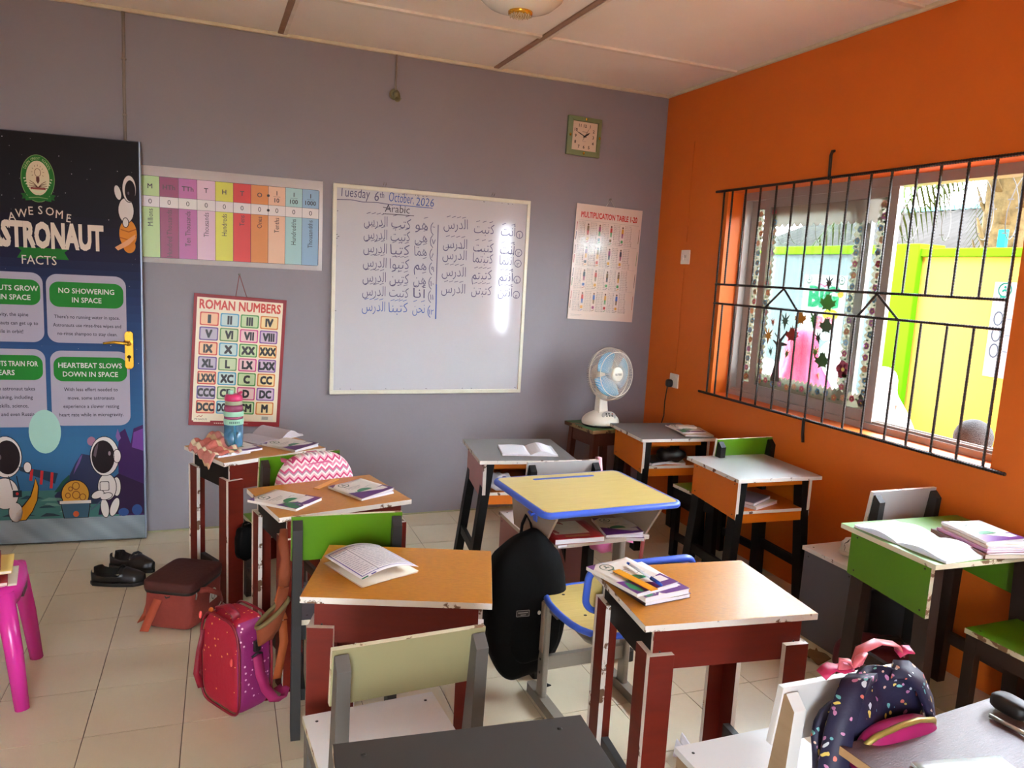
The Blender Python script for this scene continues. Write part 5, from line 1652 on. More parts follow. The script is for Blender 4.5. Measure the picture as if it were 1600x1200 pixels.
# fourth desk: stack with ruler and pen
book('bottom exercise book of the stack on the desk with pen and ruler', -1.655, -2.70, .656, .10, t=.012, group=G1, cover=mat('book_cover_dark', '#3a2c30', 0.4))
book('middle exercise book of the stack on the desk with pen and ruler', -1.662, -2.702, .6685, .13, t=.014, group=G1)
book('top exercise book of the stack under the pen and ruler', -1.695, -2.69, .683, .22, t=.010, group=G1, lift=.003)
ruler('orange ruler lying on the stack of exercise books', -1.712, -2.735, .697, .22)
pen = thing('pen', 'clear ballpoint pen with blue cap on the stack of exercise books', 'pen', (-1.668, -2.715, .7015), .05)
MB().tube([(0, .075, 0), (0, -.03, 0)], .0036, 10).build('barrel', mat('clear_pen_plastic', '#dfe3ea', 0.15), pen)
MB().tube([(0, .075, 0), (0, .088, 0)], .0038, 10).build('end_plug', mat('pen_blue', '#1a3f9a', 0.3), pen)
MB().tube([(0, -.03, 0), (0, -.08, 0)], [.0048, .004], 10).build('cap', MATS['pen_blue'], pen)
MB().box(-.0015, -.07, .004, .0015, -.03, .0062).build('clip', MATS['pen_blue'], pen)
# notebook on grey desk, books on corner desk
open_book('open white notebook on the grey topped desk near the board wall', -1.335, -1.085, .651, -.25, .135, .2, lift=(.003, .016))
book('pale workbook on the corner desk beside the fan', -.165, -.80, .651, -.26, w=.17, h=.24, t=.009, draw=None, cover=mat('book_cover_pale_brown', '#cbb9a4', 0.45), group='books on the corner desk', name='workbook')
book('purple edged exercise book on top of the pale workbook', -.19, -.765, .6605, -.1, t=.007, group='books on the corner desk')
nt_ = MB().box(-.055, -.03, 0, .055, .03, .012).build('eraser_pouch', mat('cream_card', '#d8cdbf', 0.5), None, loc=(-.175, -.75, .668), rot=(0, 0, -.3), bevel=.003)
tag(nt_, 'small cream card box on the corner desk books', 'box')
# green desk
open_book('open white notebook on the lime green desk', -.49, -2.615, .661, 1.60, .185, .21, lift=(.012, .012), t=.009, pages=mat('paper_bluish', '#dfe3ee', 0.6))
book('thick brown backed book at the bottom of the pile on the lime green desk', -.29, -2.70, .661, -.22, w=.19, h=.26, t=.016, cover=mat('book_cover_brown', '#6a3a28', 0.4), pages=m_page_warm, draw=None, group='books on the lime green desk', name='textbook')
book('pink covered book in the middle of the pile on the lime green desk', -.285, -2.70, .6775, -.19, w=.175, h=.23, t=.010, cover=mat('book_cover_pink', '#b0708a', 0.4), draw=None, group='books on the lime green desk', name='textbook')
book('tan workbook third in the pile on the lime green desk', -.275, -2.70, .688, -.23, w=.165, h=.22, t=.008, cover=MATS['book_cover_pale_brown'], draw=None, group='books on the lime green desk', name='workbook')
book('school exercise book on top of the pile on the lime green desk', -.27, -2.685, .6965, -.2, t=.009, group=G1, lift=.01)
# plum desk
book('pale teal notebook on the plum desk', -1.515, -3.63, .651, -.2, w=.19, h=.15, t=.006, cover=mat('book_cover_teal_pale', '#b9c4c4', 0.35), draw=lambda P, w, h: (P.ring(w * .55, h * .3, .05, .05, .004, '#4a7a84', 1), P.ell(w * .3, h * .6, .04, .03, '#9ab0b4', 1)), group='books on the plum desk', name='notebook')
pn2 = thing('pen', 'gold and silver pen on the plum desk', 'pen', (-1.285, -3.53, .656), .1)
MB().tube([(0, .06, 0), (0, -.05, 0)], .0045, 10).build('barrel', mat('silver_pen', '#b8b2a4', 0.3, metal=0.7), pn2)
MB().tube([(0, -.05, 0), (0, -.075, 0)], [.0048, .002], 10).build('tip', m_gold, pn2)
blk = MB().blob((0, 0, .02), (.025, .04, .018), 14, 10, .6).build('pencil_case', m_rubber, None, loc=(-1.235, -3.475, .651))
tag(blk, 'small black case at the right edge of the plum desk', 'case')
# shelf contents
zsh = .69 - .02 - .144
book('red covered book lying in the blue rimmed desk shelf', -1.515, -1.945, zsh + .012, -.05, w=.2, h=.2, t=.02, cover=mat('book_cover_red', '#8f1620', 0.4), draw=lambda P, w, h: (P.rect(.02, .05, w - .04, h - .01, '#c9c0ac', 1), [P.line([(.03, .06 + k * .014), (w - .06, .06 + k * .014)], .002, '#8a8274', 2) for k in range(9)], P.rect(.05, .02, w - .05, .035, '#a86a34', 1)), group='books in the blue rimmed desk', name='textbook')
book('grey printed booklet under the red book in the shelf', -1.53, -1.935, zsh, .1, w=.18, h=.2, t=.011, cover=mat('book_cover_grey', '#8f8d88', 0.5), draw=None, group='books in the blue rimmed desk')
book('lower exercise book at the right of the blue rimmed desk shelf', -1.285, -1.935, zsh, -.35, t=.012, group='books in the blue rimmed desk', w=.15, h=.2)
book('upper exercise book at the right of the blue rimmed desk shelf', -1.30, -1.93, zsh + .0125, -.2, t=.01, group='books in the blue rimmed desk', w=.15, h=.2, lift=.01)
zo = .645 - .018 - .185 + .04
book('lower white book in the shelf of the desk under the window', -.36, -1.60, zo, -1.2, t=.014, w=.15, h=.2, draw=None, group='books in the window desk')
book('upper book with coloured edge in the shelf of the desk under the window', -.375, -1.585, zo + .0145, -1.1, t=.014, w=.14, h=.19, draw=None, cover=mat('book_cover_grey2', '#8a8490', 0.5), group='books in the window desk')
zc = .65 - .018 - .185 + .04
book('dark covered book in the shelf of the corner desk', -.41, -.80, zc, -1.3, t=.016, w=.15, h=.2, cover=mat('book_cover_slate', '#38424a', 0.4), draw=None, group='things in the corner desk')
book('white paper in the shelf of the corner desk', -.30, -.80, zc, -.4, t=.01, w=.14, h=.18, draw=None, group='things in the corner desk')
bg = MB().blob((0, 0, .035), (.09, .06, .035), 16, 10, .8, fn=lambda p: (p.x, p.y, p.z * (1 + .3 * math.sin(p.x * 7)))).build('cloth_bundle', m_rubber, None, loc=(-.33, -.845, zc + .014))
tag(bg, 'black cloth bundle in the shelf of the corner desk', 'cloth')
# bundle of white plastic in the pink sided desk
def crumple(n_, k, amp, seed):
    rnd = random.Random(seed)
    ph = [rnd.uniform(0, 6) for _ in range(6)]
    return lambda p: Vector(p) * (1 + amp * (math.sin(p.x * 6 + ph[0]) * math.sin(p.y * 7 + ph[1]) + .6 * math.sin(p.z * 9 + ph[2] + p.x * 4)))
wp = MB().blob((0, 0, .04), (.065, .05, .04), 26, 18, .9, fn=crumple(0, 0, .16, 3)).build('plastic_bag', mat('white_plastic_film', '#d9dde6', 0.3), None, loc=(-1.50, -1.165, .488))
tag(wp, 'crumpled white plastic bag in the shelf of the pink sided desk', 'plastic bag')
MB().blob((.005, -.03, .06), (.02, .014, .014), 10, 8).build('blue_print', MATS['pen_blue'], wp)

# pile of readers on the pink stool
PINKG = 'reading books on the pink stool'
for k, (lab, dx, dy, w_, cov, tt) in enumerate((('white sheet at the bottom of the pile on the pink stool', .02, 0, .24, m_page_warm, .006), ('lowest red spined reader on the pink stool', .0, -.02, .23, mat('reader_red', '#8f1f1c', 0.4), .012),
                                               ('second red spined reader on the pink stool', -.012, .0, .21, MATS['reader_red'], .012), ('third reader with yellow cover on the pink stool', .012, .03, .22, mat('reader_yellow', '#d8b860', 0.45), .010),
                                               ('red reader below the top one on the pink stool', -.02, .035, .21, MATS['reader_red'], .012), ('topmost cream reader on the pink stool', -.03, .05, .2, mat('reader_cream', '#dcc592', 0.45), .011))):
    zz = .404 + sum((.006, .012, .012, .010, .012, .011)[:k]) + .0006 * k
    book(lab, -3.545 + dx, -1.56 + dy, zz, .15 + .05 * math.sin(k * 2.1), w=w_, h=.17, t=tt, cover=cov, pages=m_page_warm, draw=None, group=PINKG, name='reading_book')

# ------------------------------------------------------------------ bottle, scarf
bt = thing('drinking_bottle', 'clear blue drinking bottle with pink lid and mint bands', 'bottle', (-2.69, -.842, .669))
m_clearblue = mat('clear_blue_plastic', '#5f9fc4', 0.12, trans=0.55, alpha=0.9)
m_clearpink = mat('clear_pink_plastic', '#b85a80', 0.15, trans=0.4)
m_mint = mat('mint_plastic', '#9fd0b4', 0.35)
m_hotpink = mat('lid_pink_plastic', '#d2386a', 0.3)
MB().lathe([(.03, 0), (.039, .004), (.041, .02), (.041, .108)], 28).build('lower_body', m_clearblue, bt)
MB().lathe([(.0415, .104), (.043, .106), (.043, .128), (.0415, .13)], 28).build('printed_band', m_mint, bt)
MB().lathe([(.041, .13), (.041, .142)], 28).build('body_ring', m_clearpink, bt)
MB().lathe([(.042, .142), (.043, .144), (.043, .162), (.042, .164)], 28).build('mint_band', m_mint, bt)
MB().lathe([(.041, .164), (.041, .18), (.037, .194)], 28).build('upper_body', m_clearpink, bt)
MB().lathe([(.036, .192), (.037, .194), (.037, .21), (.036, .212)], 28).build('neck_ring', mat('olive_ring', '#a0a884', 0.4), bt)
MB().lathe([(.038, .212), (.04, .216), (.038, .232), (.03, .24), (.001, .241)], 28).build('lid', m_hotpink, bt)
lid_ = [c for c in bt.children if c.name.startswith('lid')][0]
MB().tube([(-.012, 0, .238), (-.012, 0, .258)], [.013, .011], 12).build('spout', m_mint, lid_)
MB().tube([(.012, -.02, .235), (.034, -.01, .25), (.034, .012, .25), (.012, .02, .235)], .0045, 8).build('carry_loop', m_hotpink, lid_)
MB().tube([(.004, 0, .01), (.002, 0, .2)], .0045, 8).build('straw', mat('teal_straw', '#2fa8b0', 0.3), bt)
P = Print(.0004)
[P.rect(-.02 + q * .008, .112, -.015 + q * .008, .121, '#4a6a60', 1) for q in range(6)]
P.bend(lambda p: (.0433 * math.sin(p[0] / .0433), p[1], -.0433 + .0433 * math.cos(p[0] / .0433) + p[2]))
P.build('band_print', m_cover_print, bt, loc=(0, -.0434, 0), rot=WALL)
sc = thing('striped_scarf', 'pink and cream striped knitted scarf hanging over the desk corner', 'scarf', (-2.59, -.79, 0), .44)
def scf(u, v):
    x = -.285 + .17 * u
    y = -.115 + .24 * v
    x += .03 * (v - .5)
    zz = .662 + .02 * abs(math.sin(u * 7 + v * 3)) * (.5 + v) + .035 * max(0, 1 - ((u - .7) ** 2 * 8 + (v - .75) ** 2 * 6)) + .006 * math.sin(v * 26)
    ov = -.252 - x
    if ov > 0:
        zz -= ov * 1.1
        x += ov * .35
    return (x, y, zz)
def scarf_mat():
    m = mat('striped_knit', '#c97f74', 0.85, bump=0.4, bscale=140, var=.01)
    nt = m.node_tree
    b = nt.nodes['Principled BSDF']
    tc = nt.nodes.new('ShaderNodeTexCoord')
    sp = nt.nodes.new('ShaderNodeSeparateXYZ')
    nt.links.new(tc.outputs['Object'], sp.inputs[0])
    ad = nt.nodes.new('ShaderNodeMath'); ad.operation = 'MULTIPLY_ADD'; ad.inputs[1].default_value = 9; ad.inputs[2].default_value = 10
    nt.links.new(sp.outputs['X'], ad.inputs[0])
    fr_ = nt.nodes.new('ShaderNodeMath'); fr_.operation = 'FRACT'
    nt.links.new(ad.outputs[0], fr_.inputs[0])
    rp_ = nt.nodes.new('ShaderNodeValToRGB')
    rp_.color_ramp.interpolation = 'CONSTANT'
    els = rp_.color_ramp.elements
    els[0].position = 0; els[0].color = lin('#c4695c')
    els[1].position = .3; els[1].color = lin('#d9b48a')
    for p_, c_ in ((.5, '#cf8478'), (.72, '#dccba8'), (.86, '#c9776c')):
        e = els.new(p_); e.color = lin(c_)
    nt.links.new(fr_.outputs[0], rp_.inputs['Fac'])
    nt.links.new(rp_.outputs['Color'], b.inputs['Base Color'])
    return m
MB().grid(scf, 26, 40).build('knit', scarf_mat(), sc, solid=.004)

# ------------------------------------------------------------------ shoes
m_shoe = mat('black_shoe_leather', '#121010', 0.38, var=0.3, scale=20, col2='#201c1a')
m_lining = mat('shoe_lining', '#2a2422', 0.8)
def shoe(label, x, y, rz, rx=0.0):
    t = thing('school_shoe', label, 'shoe', (x, y, 0), rz, 'pair of black school shoes')
    t.scale = (1.06, 1.1, 1.22)
    t.rotation_euler = (rx, 0, rz)
    # x from heel (-.11) to toe (+.115)
    def half(u):
        return .030 + .012 * math.sin(PI * min(1, u * .9 + .15)) - (.03 * max(0, u - .86) / .14) ** 1.0 * .6
    def hgt(u):
        return .062 - .012 * u if u < .12 else (.052 - .012 * math.sin(PI * (u - .12) / .5) if u < .62 else .05 - (u - .62) * .055)
    up = MB()
    def uf(u, v):
        a = PI * v
        w_ = half(u)
        if u < .06:
            w_ *= (u / .06) ** .5 * .75 + .25 if u > 0 else .25
        if u > .92:
            w_ *= max(.12, ((1 - u) / .08)) ** .5
        hh = hgt(u)
        zz = .014 + hh * math.sin(a) ** .8 if u > .6 else .014 + hh * min(1, math.sin(a) ** .55)
        yy = w_ * math.cos(a)
        if u < .6:                       # open top: keep the walls upright
            side = 1 if v < .5 else -1
            k = abs(v - .5) * 2
            yy = side * w_ * (.72 + .28 * (1 - abs(k - .55)))
            zz = .014 + hh * (1 - k) ** .7 if k > 0 else .014 + hh
            if abs(v - .5) < .2:
                yy = side * w_ * .62 * (abs(v - .5) / .2)
                zz = .02
        return (-.11 + .225 * u, yy, zz)
    up.grid(uf, 30, 21)
    up.build('upper', m_shoe, t, solid=.003, sub=0)
    out = [(-.112 + .228 * u, half(u) * 1.08 * (.55 if u in (0, 1) else 1)) for u in [i / 12 for i in range(13)]]
    MB().prism(out + [(a, -b) for a, b in reversed(out)], 'z', 0, .014).build('sole', m_rubber, t, bevel=.003)
    MB().tube([(.012, .037, .03), (.012, .033, .055), (.012, .012, .066), (.012, -.012, .066), (.012, -.033, .055), (.012, -.037, .03)], .0065, 6, flat=.35).build('strap', m_shoe, t)
    bx_ = [(-.009, 0), (.009, 0), (.009, .012), (-.009, .012)]
    MB().tube([(.012 + a * .9, -.0375 - .001, .036 + b) for a, b in bx_], .0016, 6, closed=True).build('buckle', mat('buckle_steel', '#c9c0a8', 0.25, metal=0.9), t)
    MB().box(-.09, -.024, .016, .02, .024, .02).build('insole', m_lining, t)
    return t
shoe('nearer black buckled school shoe on the floor by the door', -3.185, -.685, -.36)
shoe('farther black school shoe lying tilted behind the nearer one', -3.14, -.52, -.66, -.12)

# ------------------------------------------------------------------ bags
def ribbon(pts, w, wd, th=.0025):
    """flat strap along pts; wd = direction of its width"""
    mb = MB()
    wd = Vector(wd).normalized() * w / 2
    P_ = [Vector(p) for p in pts]
    V, F = [], []
    for p in P_:
        V += [p - wd, p + wd]
    for i in range(len(P_) - 1):
        F.append((2 * i, 2 * i + 1, 2 * i + 3, 2 * i + 2))
    mb.add(V, F, 0, True)
    return mb
# red-brown lunch bag
m_rust = mat('rust_red_fabric', '#8a3428', 0.8, var=0.4, scale=14, col2='#6a2218', bump=0.3, bscale=50)
m_maroon = mat('maroon_fabric', '#4a1c14', 0.75, var=0.3, scale=14, col2='#38120c', bump=0.2, bscale=60)
lb = thing('lunch_bag', 'rust red lunch bag with a dark maroon lid on the floor', 'bag', (-2.895, -1.12, 0), -.5)
MB().blob((0, 0, .085), (.108, .133, .087), 40, 20, .28, fn=lambda p: (p.x * (1 + .05 * math.sin(p.z * 5 + p.y * 4)), p.y * (1 + .04 * math.sin(p.z * 6)), p.z)).build('body', m_rust, lb)
MB().blob((0, 0, .184), (.112, .138, .022), 40, 12, .26).build('lid', m_maroon, lb)
MB().blob((0, 0, .163), (.111, .136, .012), 40, 8, .28).build('zip_band', mat('black_zip', '#1c1412', 0.6), lb)
ribbon([(-.085, -.06, .15), (-.105, -.07, .10), (-.112, -.085, .05), (-.13, -.1, .012)], .045, (.3, 1, 0)).build('front_tab', mat('orange_rust_webbing', '#a8482c', 0.8), lb, solid=.003)
MB().tube([(-.02, -.118, .145), (.0, -.135, .14), (.02, -.118, .145)], .003, 6).build('buckle', m_rubber, lb)
ribbon([(-.04, -.112, .15), (-.04, -.135, .12), (-.06, -.165, .05), (-.07, -.18, .01)], .035, (1, .1, 0)).build('hanging_strap', MATS['orange_rust_webbing'], lb, solid=.003)
ribbon([(.09, -.09, .16), (.13, -.05, .155), (.15, .02, .11), (.14, .06, .05), (.125, .02, .008), (.13, -.06, .006)], .022, (0, .3, 1)).build('shoulder_strap', m_rust, lb, solid=.003)
P = Print(.0005)
P.ell(0, 0, .032, .042, '#c9c2b4', 1, 24, 0, PI); P.rect(-.032, -.012, .032, 0, '#c9c2b4', 1)
P.ring(0, .012, .014, .018, .004, '#4a4440', 2, 14)
P.build('badge', m_cover_print, lb, matrix=Matrix.Translation((.1125, .03, .085)) @ Matrix(((0, 0, 1, 0), (1, 0, 0, 0), (0, 1, 0, 0), (0, 0, 0, 1))))
MB().tube([(.1, -.09, .165), (.112, -.1, .15), (.108, -.1, .13)], .003, 6).build('zip_pull', m_nail, lb)

# polka dot bag (dots are print on the cloth)
def dot_mat(name, col, dot, scale=46, size=.17, rough=.6):
    m = mat(name, col, rough, var=.25, scale=5, bump=.15, bscale=80)
    nt = m.node_tree
    b = nt.nodes['Principled BSDF']
    src = b.inputs['Base Color'].links[0].from_socket
    tc = nt.nodes.new('ShaderNodeTexCoord')
    vo = nt.nodes.new('ShaderNodeTexVoronoi')
    vo.inputs['Scale'].default_value = scale
    vo.inputs['Randomness'].default_value = .75
    nt.links.new(tc.outputs['Object'], vo.inputs['Vector'])
    lt = nt.nodes.new('ShaderNodeMath'); lt.operation = 'LESS_THAN'; lt.inputs[1].default_value = size
    nt.links.new(vo.outputs['Distance'], lt.inputs[0])
    mx = nt.nodes.new('ShaderNodeMix'); mx.data_type = 'RGBA'
    nt.links.new(lt.outputs[0], mx.inputs['Factor'])
    nt.links.new(src, mx.inputs[6])
    mx.inputs[7].default_value = lin(dot)
    nt.links.new(mx.outputs[2], b.inputs['Base Color'])
    return m
m_dotred = dot_mat('polka_red_cloth', '#a80f2c', '#e8b45a')
m_dotpurple = dot_mat('polka_purple_cloth', '#8a1a60', '#e6b8c4')
pb = thing('polka_dot_bag', 'red and purple polka dot lunch bag with a carrying strap on the floor', 'bag', (-2.715, -1.845, 0), -1.02)
# local x along the broad red front, local y = depth (away from the door side)
def arch(p):
    t_ = max(0, p.z)
    return (p.x * (1 - .22 * t_ ** 3), p.y * (1 - .12 * t_ ** 3), p.z)
mb = MB().blob((0, 0, .165), (.115, .072, .165), 48, 28, .36, fn=arch)
for i, f in enumerate(mb.f):
    vs_ = [Vector(mb.v[k]) for k in f]
    nrm = (vs_[1] - vs_[0]).cross(vs_[2] - vs_[0])
    if nrm.length > 0:
        nrm.normalize()
    mb.m[i] = 1 if nrm.x > .5 else 0
mb.build('body', [m_dotred, m_dotpurple], pb)
m_redpipe = mat('red_piping', '#7a0c20', 0.5)
for s in (-1, 1):
    pts = []
    for k in range(40):
        a = 2 * PI * k / 40
        c_, s_ = math.cos(a), math.sin(a)
        q = arch(Vector((math.copysign(abs(c_) ** .36, c_), 0, math.copysign(abs(s_) ** .36, s_))))
        pts.append((q[0] * .113, s * .062, .165 + q[2] * .163))
    MB().tube(pts, .0045, 6, closed=True).build('piping', m_redpipe, pb)
ribbon([(-.05, -.03, .322), (-.045, -.035, .345), (0, -.035, .36), (.045, -.035, .345), (.05, -.03, .322)], .03, (0, 1, 0)).build('handle', m_redpipe, pb, solid=.005)
MB().box(.112, -.012, .225, .124, .012, .262).build('strap_clip', m_rubber, pb, bevel=.003)
MB().tube([(.118, -.02, .21), (.124, 0, .222), (.118, .02, .21)], .004, 6).build('strap_ring', m_rubber, pb)
ribbon([(.122, 0, .21), (.128, .005, .15), (.126, .03, .08), (.13, .06, .03), (.125, .1, .012), (.1, .13, .02), (.07, .12, .03)], .036, (0, 1, .15)).build('shoulder_strap', mat('purple_webbing', '#a01a58', 0.7), pb, solid=.003)
ribbon([(-.08, -.07, .26), (-.095, -.08, .18), (-.1, -.088, .1), (-.085, -.08, .05)], .02, (.4, 1, 0)).build('side_strap', m_redpipe, pb, solid=.003)
for z in (.2, .31):
    MB().blob((-.095 + (.18 if z < .25 else 0), -.074, z), (.005, .006, .014), 8, 6).build('zip_pull', mat('coral_zip_pull', '#d8504a', 0.4), pb)
MB().blob((-.118, -.02, .3), (.009, .009, .011), 8, 6).build('bobble', mat('orange_bobble', '#d8742c', 0.6), pb)

# black backpack on the desk hook
m_blackcloth = mat('black_nylon_cloth', '#040404', 0.7, bump=0.5, bscale=14, spec=.12)
bb = thing('backpack', 'black backpack hanging from the side of the blue rimmed desk', 'backpack', (-1.745, -2.06, .025), -.1)
def packfn(p):
    t_ = (p.z + 1) / 2
    w_ = (.72 + .4 * math.sin(PI * min(1, (1 - t_) * .75 + .12))) * (1 if t_ < .85 else 1 - (t_ - .85) * 2.2)
    return (p.x * w_ * .9 + .05 * (1 - t_), p.y * w_ + .05 * math.sin(p.z * 5 + p.x * 6) * .5, p.z + .04 * math.sin(p.x * 3))
MB().blob((0, 0, .31), (.15, .08, .275), 48, 30, .62, fn=packfn).build('body', m_blackcloth, bb)
ribbon([(-.02, .015, .55), (-.01, .03, .60), (.005, .035, .632), (.02, .03, .605), (.03, .012, .555)], .022, (0, 1, 0)).build('hang_loop', m_blackcloth, bb, solid=.004)
MB().blob((.02, -.06, .27), (.1, .03, .15), 28, 16, .5, fn=packfn).build('front_pocket', m_blackcloth, bb)
ribbon([(.07, .01, .07), (.085, .0, .03), (.075, -.02, .008), (.1, -.05, .006)], .025, (1, .3, 0)).build('strap_end', m_blackcloth, bb, solid=.004)
ribbon([(.08, .04, .5), (.125, .03, .35), (.125, .02, .2), (.09, .01, .08)], .04, (.2, 1, 0)).build('shoulder_strap', m_blackcloth, bb, solid=.006)
P = Print(.0006)
P.rrect(-.024, -.012, .024, .012, .002, '#8a8682', 1, 2); P.rrect(-.022, -.01, .022, .01, .002, '#17140f', 2, 2)
P.line([(-.017, .003), (.017, .003)], .004, '#8a8682', 3); P.line([(-.008, -.005), (.01, -.005)], .003, '#8a8682', 3)
P.build('brand_patch', m_cover_print, bb, loc=(-.03, -.0975, .32), rot=WALL)
MB().blob((.03, -.097, .318), (.006, .003, .008), 10, 6).build('pin_badge', mat('pin_badge_cream', '#c9bfb0', 0.4), bb)

# pink chevron backpack
def chevron_mat():
    m = mat('pink_chevron_cloth', '#d86a92', 0.75, bump=.15, bscale=60)
    nt = m.node_tree
    b = nt.nodes['Principled BSDF']
    tc = nt.nodes.new('ShaderNodeTexCoord')
    sp = nt.nodes.new('ShaderNodeSeparateXYZ')
    nt.links.new(tc.outputs['Object'], sp.inputs[0])
    pp = nt.nodes.new('ShaderNodeMath'); pp.operation = 'PINGPONG'; pp.inputs[1].default_value = .016
    nt.links.new(sp.outputs['X'], pp.inputs[0])
    ad = nt.nodes.new('ShaderNodeMath'); ad.operation = 'ADD'
    nt.links.new(pp.outputs[0], ad.inputs[0]); nt.links.new(sp.outputs['Z'], ad.inputs[1])
    ml = nt.nodes.new('ShaderNodeMath'); ml.operation = 'MULTIPLY'; ml.inputs[1].default_value = 14
    nt.links.new(ad.outputs[0], ml.inputs[0])
    fc = nt.nodes.new('ShaderNodeMath'); fc.operation = 'FRACT'
    nt.links.new(ml.outputs[0], fc.inputs[0])
    rp_ = nt.nodes.new('ShaderNodeValToRGB')
    rp_.color_ramp.interpolation = 'CONSTANT'
    els = rp_.color_ramp.elements
    els[0].position = 0; els[0].color = lin('#d6829c')
    els[1].position = .16; els[1].color = lin('#e6d2d0')
    for p_, c_ in ((.28, '#c4356a'), (.4, '#e2a9b4'), (.52, '#e8ded8'), (.64, '#a88a9a'), (.74, '#d4557e'), (.86, '#e9dcd8')):
        e = els.new(p_); e.color = lin(c_)
    nt.links.new(fc.outputs[0], rp_.inputs['Fac'])
    nt.links.new(rp_.outputs['Color'], b.inputs['Base Color'])
    return m
m_chev = chevron_mat()
cb = thing('backpack', 'pink chevron patterned backpack hanging on the green chair back', 'backpack', (-2.385, -1.345, 0), .22)
def dome(p):
    t_ = max(0, p.z)
    return (p.x * (1 - .1 * t_ ** 2), p.y, p.z)
MB().blob((-.008, 0, .535), (.168, .06, .215), 40, 26, .62, fn=dome).build('body', m_chev, cb)
MB().blob((.0, -.05, .47), (.12, .03, .13), 32, 18, .55, fn=dome).build('front_pocket', m_chev, cb)
m_pinkpipe = mat('pink_piping', '#c95a80', 0.6)
MB().tube([(-.145, -.03, .5), (-.14, -.035, .6), (-.11, -.04, .68), (-.05, -.042, .715), (.03, -.042, .72), (.1, -.04, .685), (.14, -.035, .6), (.147, -.03, .5)], .005, 6).build('piping', m_pinkpipe, cb)
MB().tube([(-.12, -.062, .55), (-.08, -.075, .585), (0, -.082, .60), (.08, -.075, .585), (.12, -.062, .55)], .004, 6).build('pocket_zip', m_pinkpipe, cb)
ribbon([(-.06, .02, .71), (-.085, .03, .725), (-.11, .02, .715), (-.14, .03, .725)], .03, (.2, 1, .3)).build('top_strap', m_pinkpipe, cb, solid=.004)
ribbon([(-.05, .03, .715), (-.02, .06, .738), (.02, .06, .738), (.05, .03, .715)], .022, (0, 1, 0)).build('hang_loop', m_pinkpipe, cb, solid=.004)

# navy patterned backpack on the white chair
def confetti_mat():
    m = mat('navy_sea_print_cloth', '#1c1a38', 0.6, bump=.25, bscale=30)
    nt = m.node_tree
    b = nt.nodes['Principled BSDF']
    tc = nt.nodes.new('ShaderNodeTexCoord')
    nz = nt.nodes.new('ShaderNodeTexNoise'); nz.inputs['Scale'].default_value = 25
    nt.links.new(tc.outputs['Object'], nz.inputs['Vector'])
    mxv = nt.nodes.new('ShaderNodeMix'); mxv.data_type = 'VECTOR'; mxv.inputs['Factor'].default_value = .03
    nt.links.new(tc.outputs['Object'], mxv.inputs[4]); nt.links.new(nz.outputs['Color'], mxv.inputs[5])
    vo = nt.nodes.new('ShaderNodeTexVoronoi'); vo.inputs['Scale'].default_value = 62
    nt.links.new(mxv.outputs[1], vo.inputs['Vector'])
    lt = nt.nodes.new('ShaderNodeMath'); lt.operation = 'LESS_THAN'; lt.inputs[1].default_value = .27
    nt.links.new(vo.outputs['Distance'], lt.inputs[0])
    sp = nt.nodes.new('ShaderNodeSeparateColor')
    nt.links.new(vo.outputs['Color'], sp.inputs[0])
    rp_ = nt.nodes.new('ShaderNodeValToRGB')
    rp_.color_ramp.interpolation = 'CONSTANT'
    els = rp_.color_ramp.elements
    els[0].position = 0; els[0].color = lin('#6fb8b8')
    els[1].position = .2; els[1].color = lin('#d8b49c')
    for p_, c_ in ((.35, '#b87aa0'), (.5, '#d8c060'), (.62, '#1c1a38'), (.75, '#cfd4da'), (.88, '#c96a5a')):
        e = els.new(p_); e.color = lin(c_)
    nt.links.new(sp.outputs[0], rp_.inputs['Fac'])
    mx = nt.nodes.new('ShaderNodeMix'); mx.data_type = 'RGBA'
    nt.links.new(lt.outputs[0], mx.inputs['Factor'])
    mx.inputs[6].default_value = lin('#1c1a38')
    nt.links.new(rp_.outputs['Color'], mx.inputs[7])
    nt.links.new(mx.outputs[2], b.inputs['Base Color'])
    return m
m_navy = confetti_mat()
m_magenta = mat('magenta_lining', '#b0206a', 0.5, var=.4, scale=20)
nb_ = thing('backpack', 'navy backpack with a sea creature print and pink ribbon on the white chair', 'backpack', (-1.545, -3.39, .027), .03)
def back_panel(u, v):
    x = -.15 + .30 * u
    zt2 = .735 - .12 * (abs(u - .5) * 2) ** 2.5
    z = .22 + (zt2 - .22) * v
    return (x, -.005 - .05 * math.sin(PI * u) * (1 - v) ** .5 + .012 * math.sin(x * 40 + z * 20), z)
MB().grid(back_panel, 26, 22).build('rear_panel', m_navy, nb_, solid=.012)
MB().blob((0, -.04, .38), (.15, .05, .2), 36, 20, .6).build('body', m_navy, nb_)
MB().blob((.02, -.06, .52), (.115, .032, .13), 30, 18, .6).build('front_pocket', m_magenta, nb_)
MB().tube([(-.10, -.06, .60), (-.06, -.072, .636), (0, -.076, .65), (.05, -.076, .652), (.1, -.072, .64), (.135, -.05, .6)], .006, 8).build('gold_zip', mat('gold_zip', '#a8924a', 0.4, metal=.4), nb_)
for s in (-1, 1):
    ribbon([(s * .04, -.01, .725), (s * .07, -.02, .725), (s * .1, -.032, .70), (s * .125, -.042, .65), (s * .14, -.05, .58), (s * .15, -.055, .5), (s * .155, -.05, .38), (s * .14, -.03, .24)], .055, (.75, .6 * s, .2)).build('shoulder_strap', m_navy, nb_, solid=.014)
m_rib = mat('pink_satin_ribbon', '#d8707a', 0.35, var=.3, scale=12, col2='#c24a5c')
ribbon([(-.03, .02, .735), (-.01, .03, .757), (.04, .03, .768), (.09, .025, .757), (.1, .02, .735)], .022, (0, 1, .1)).build('hang_loop', m_rib, nb_, solid=.003)
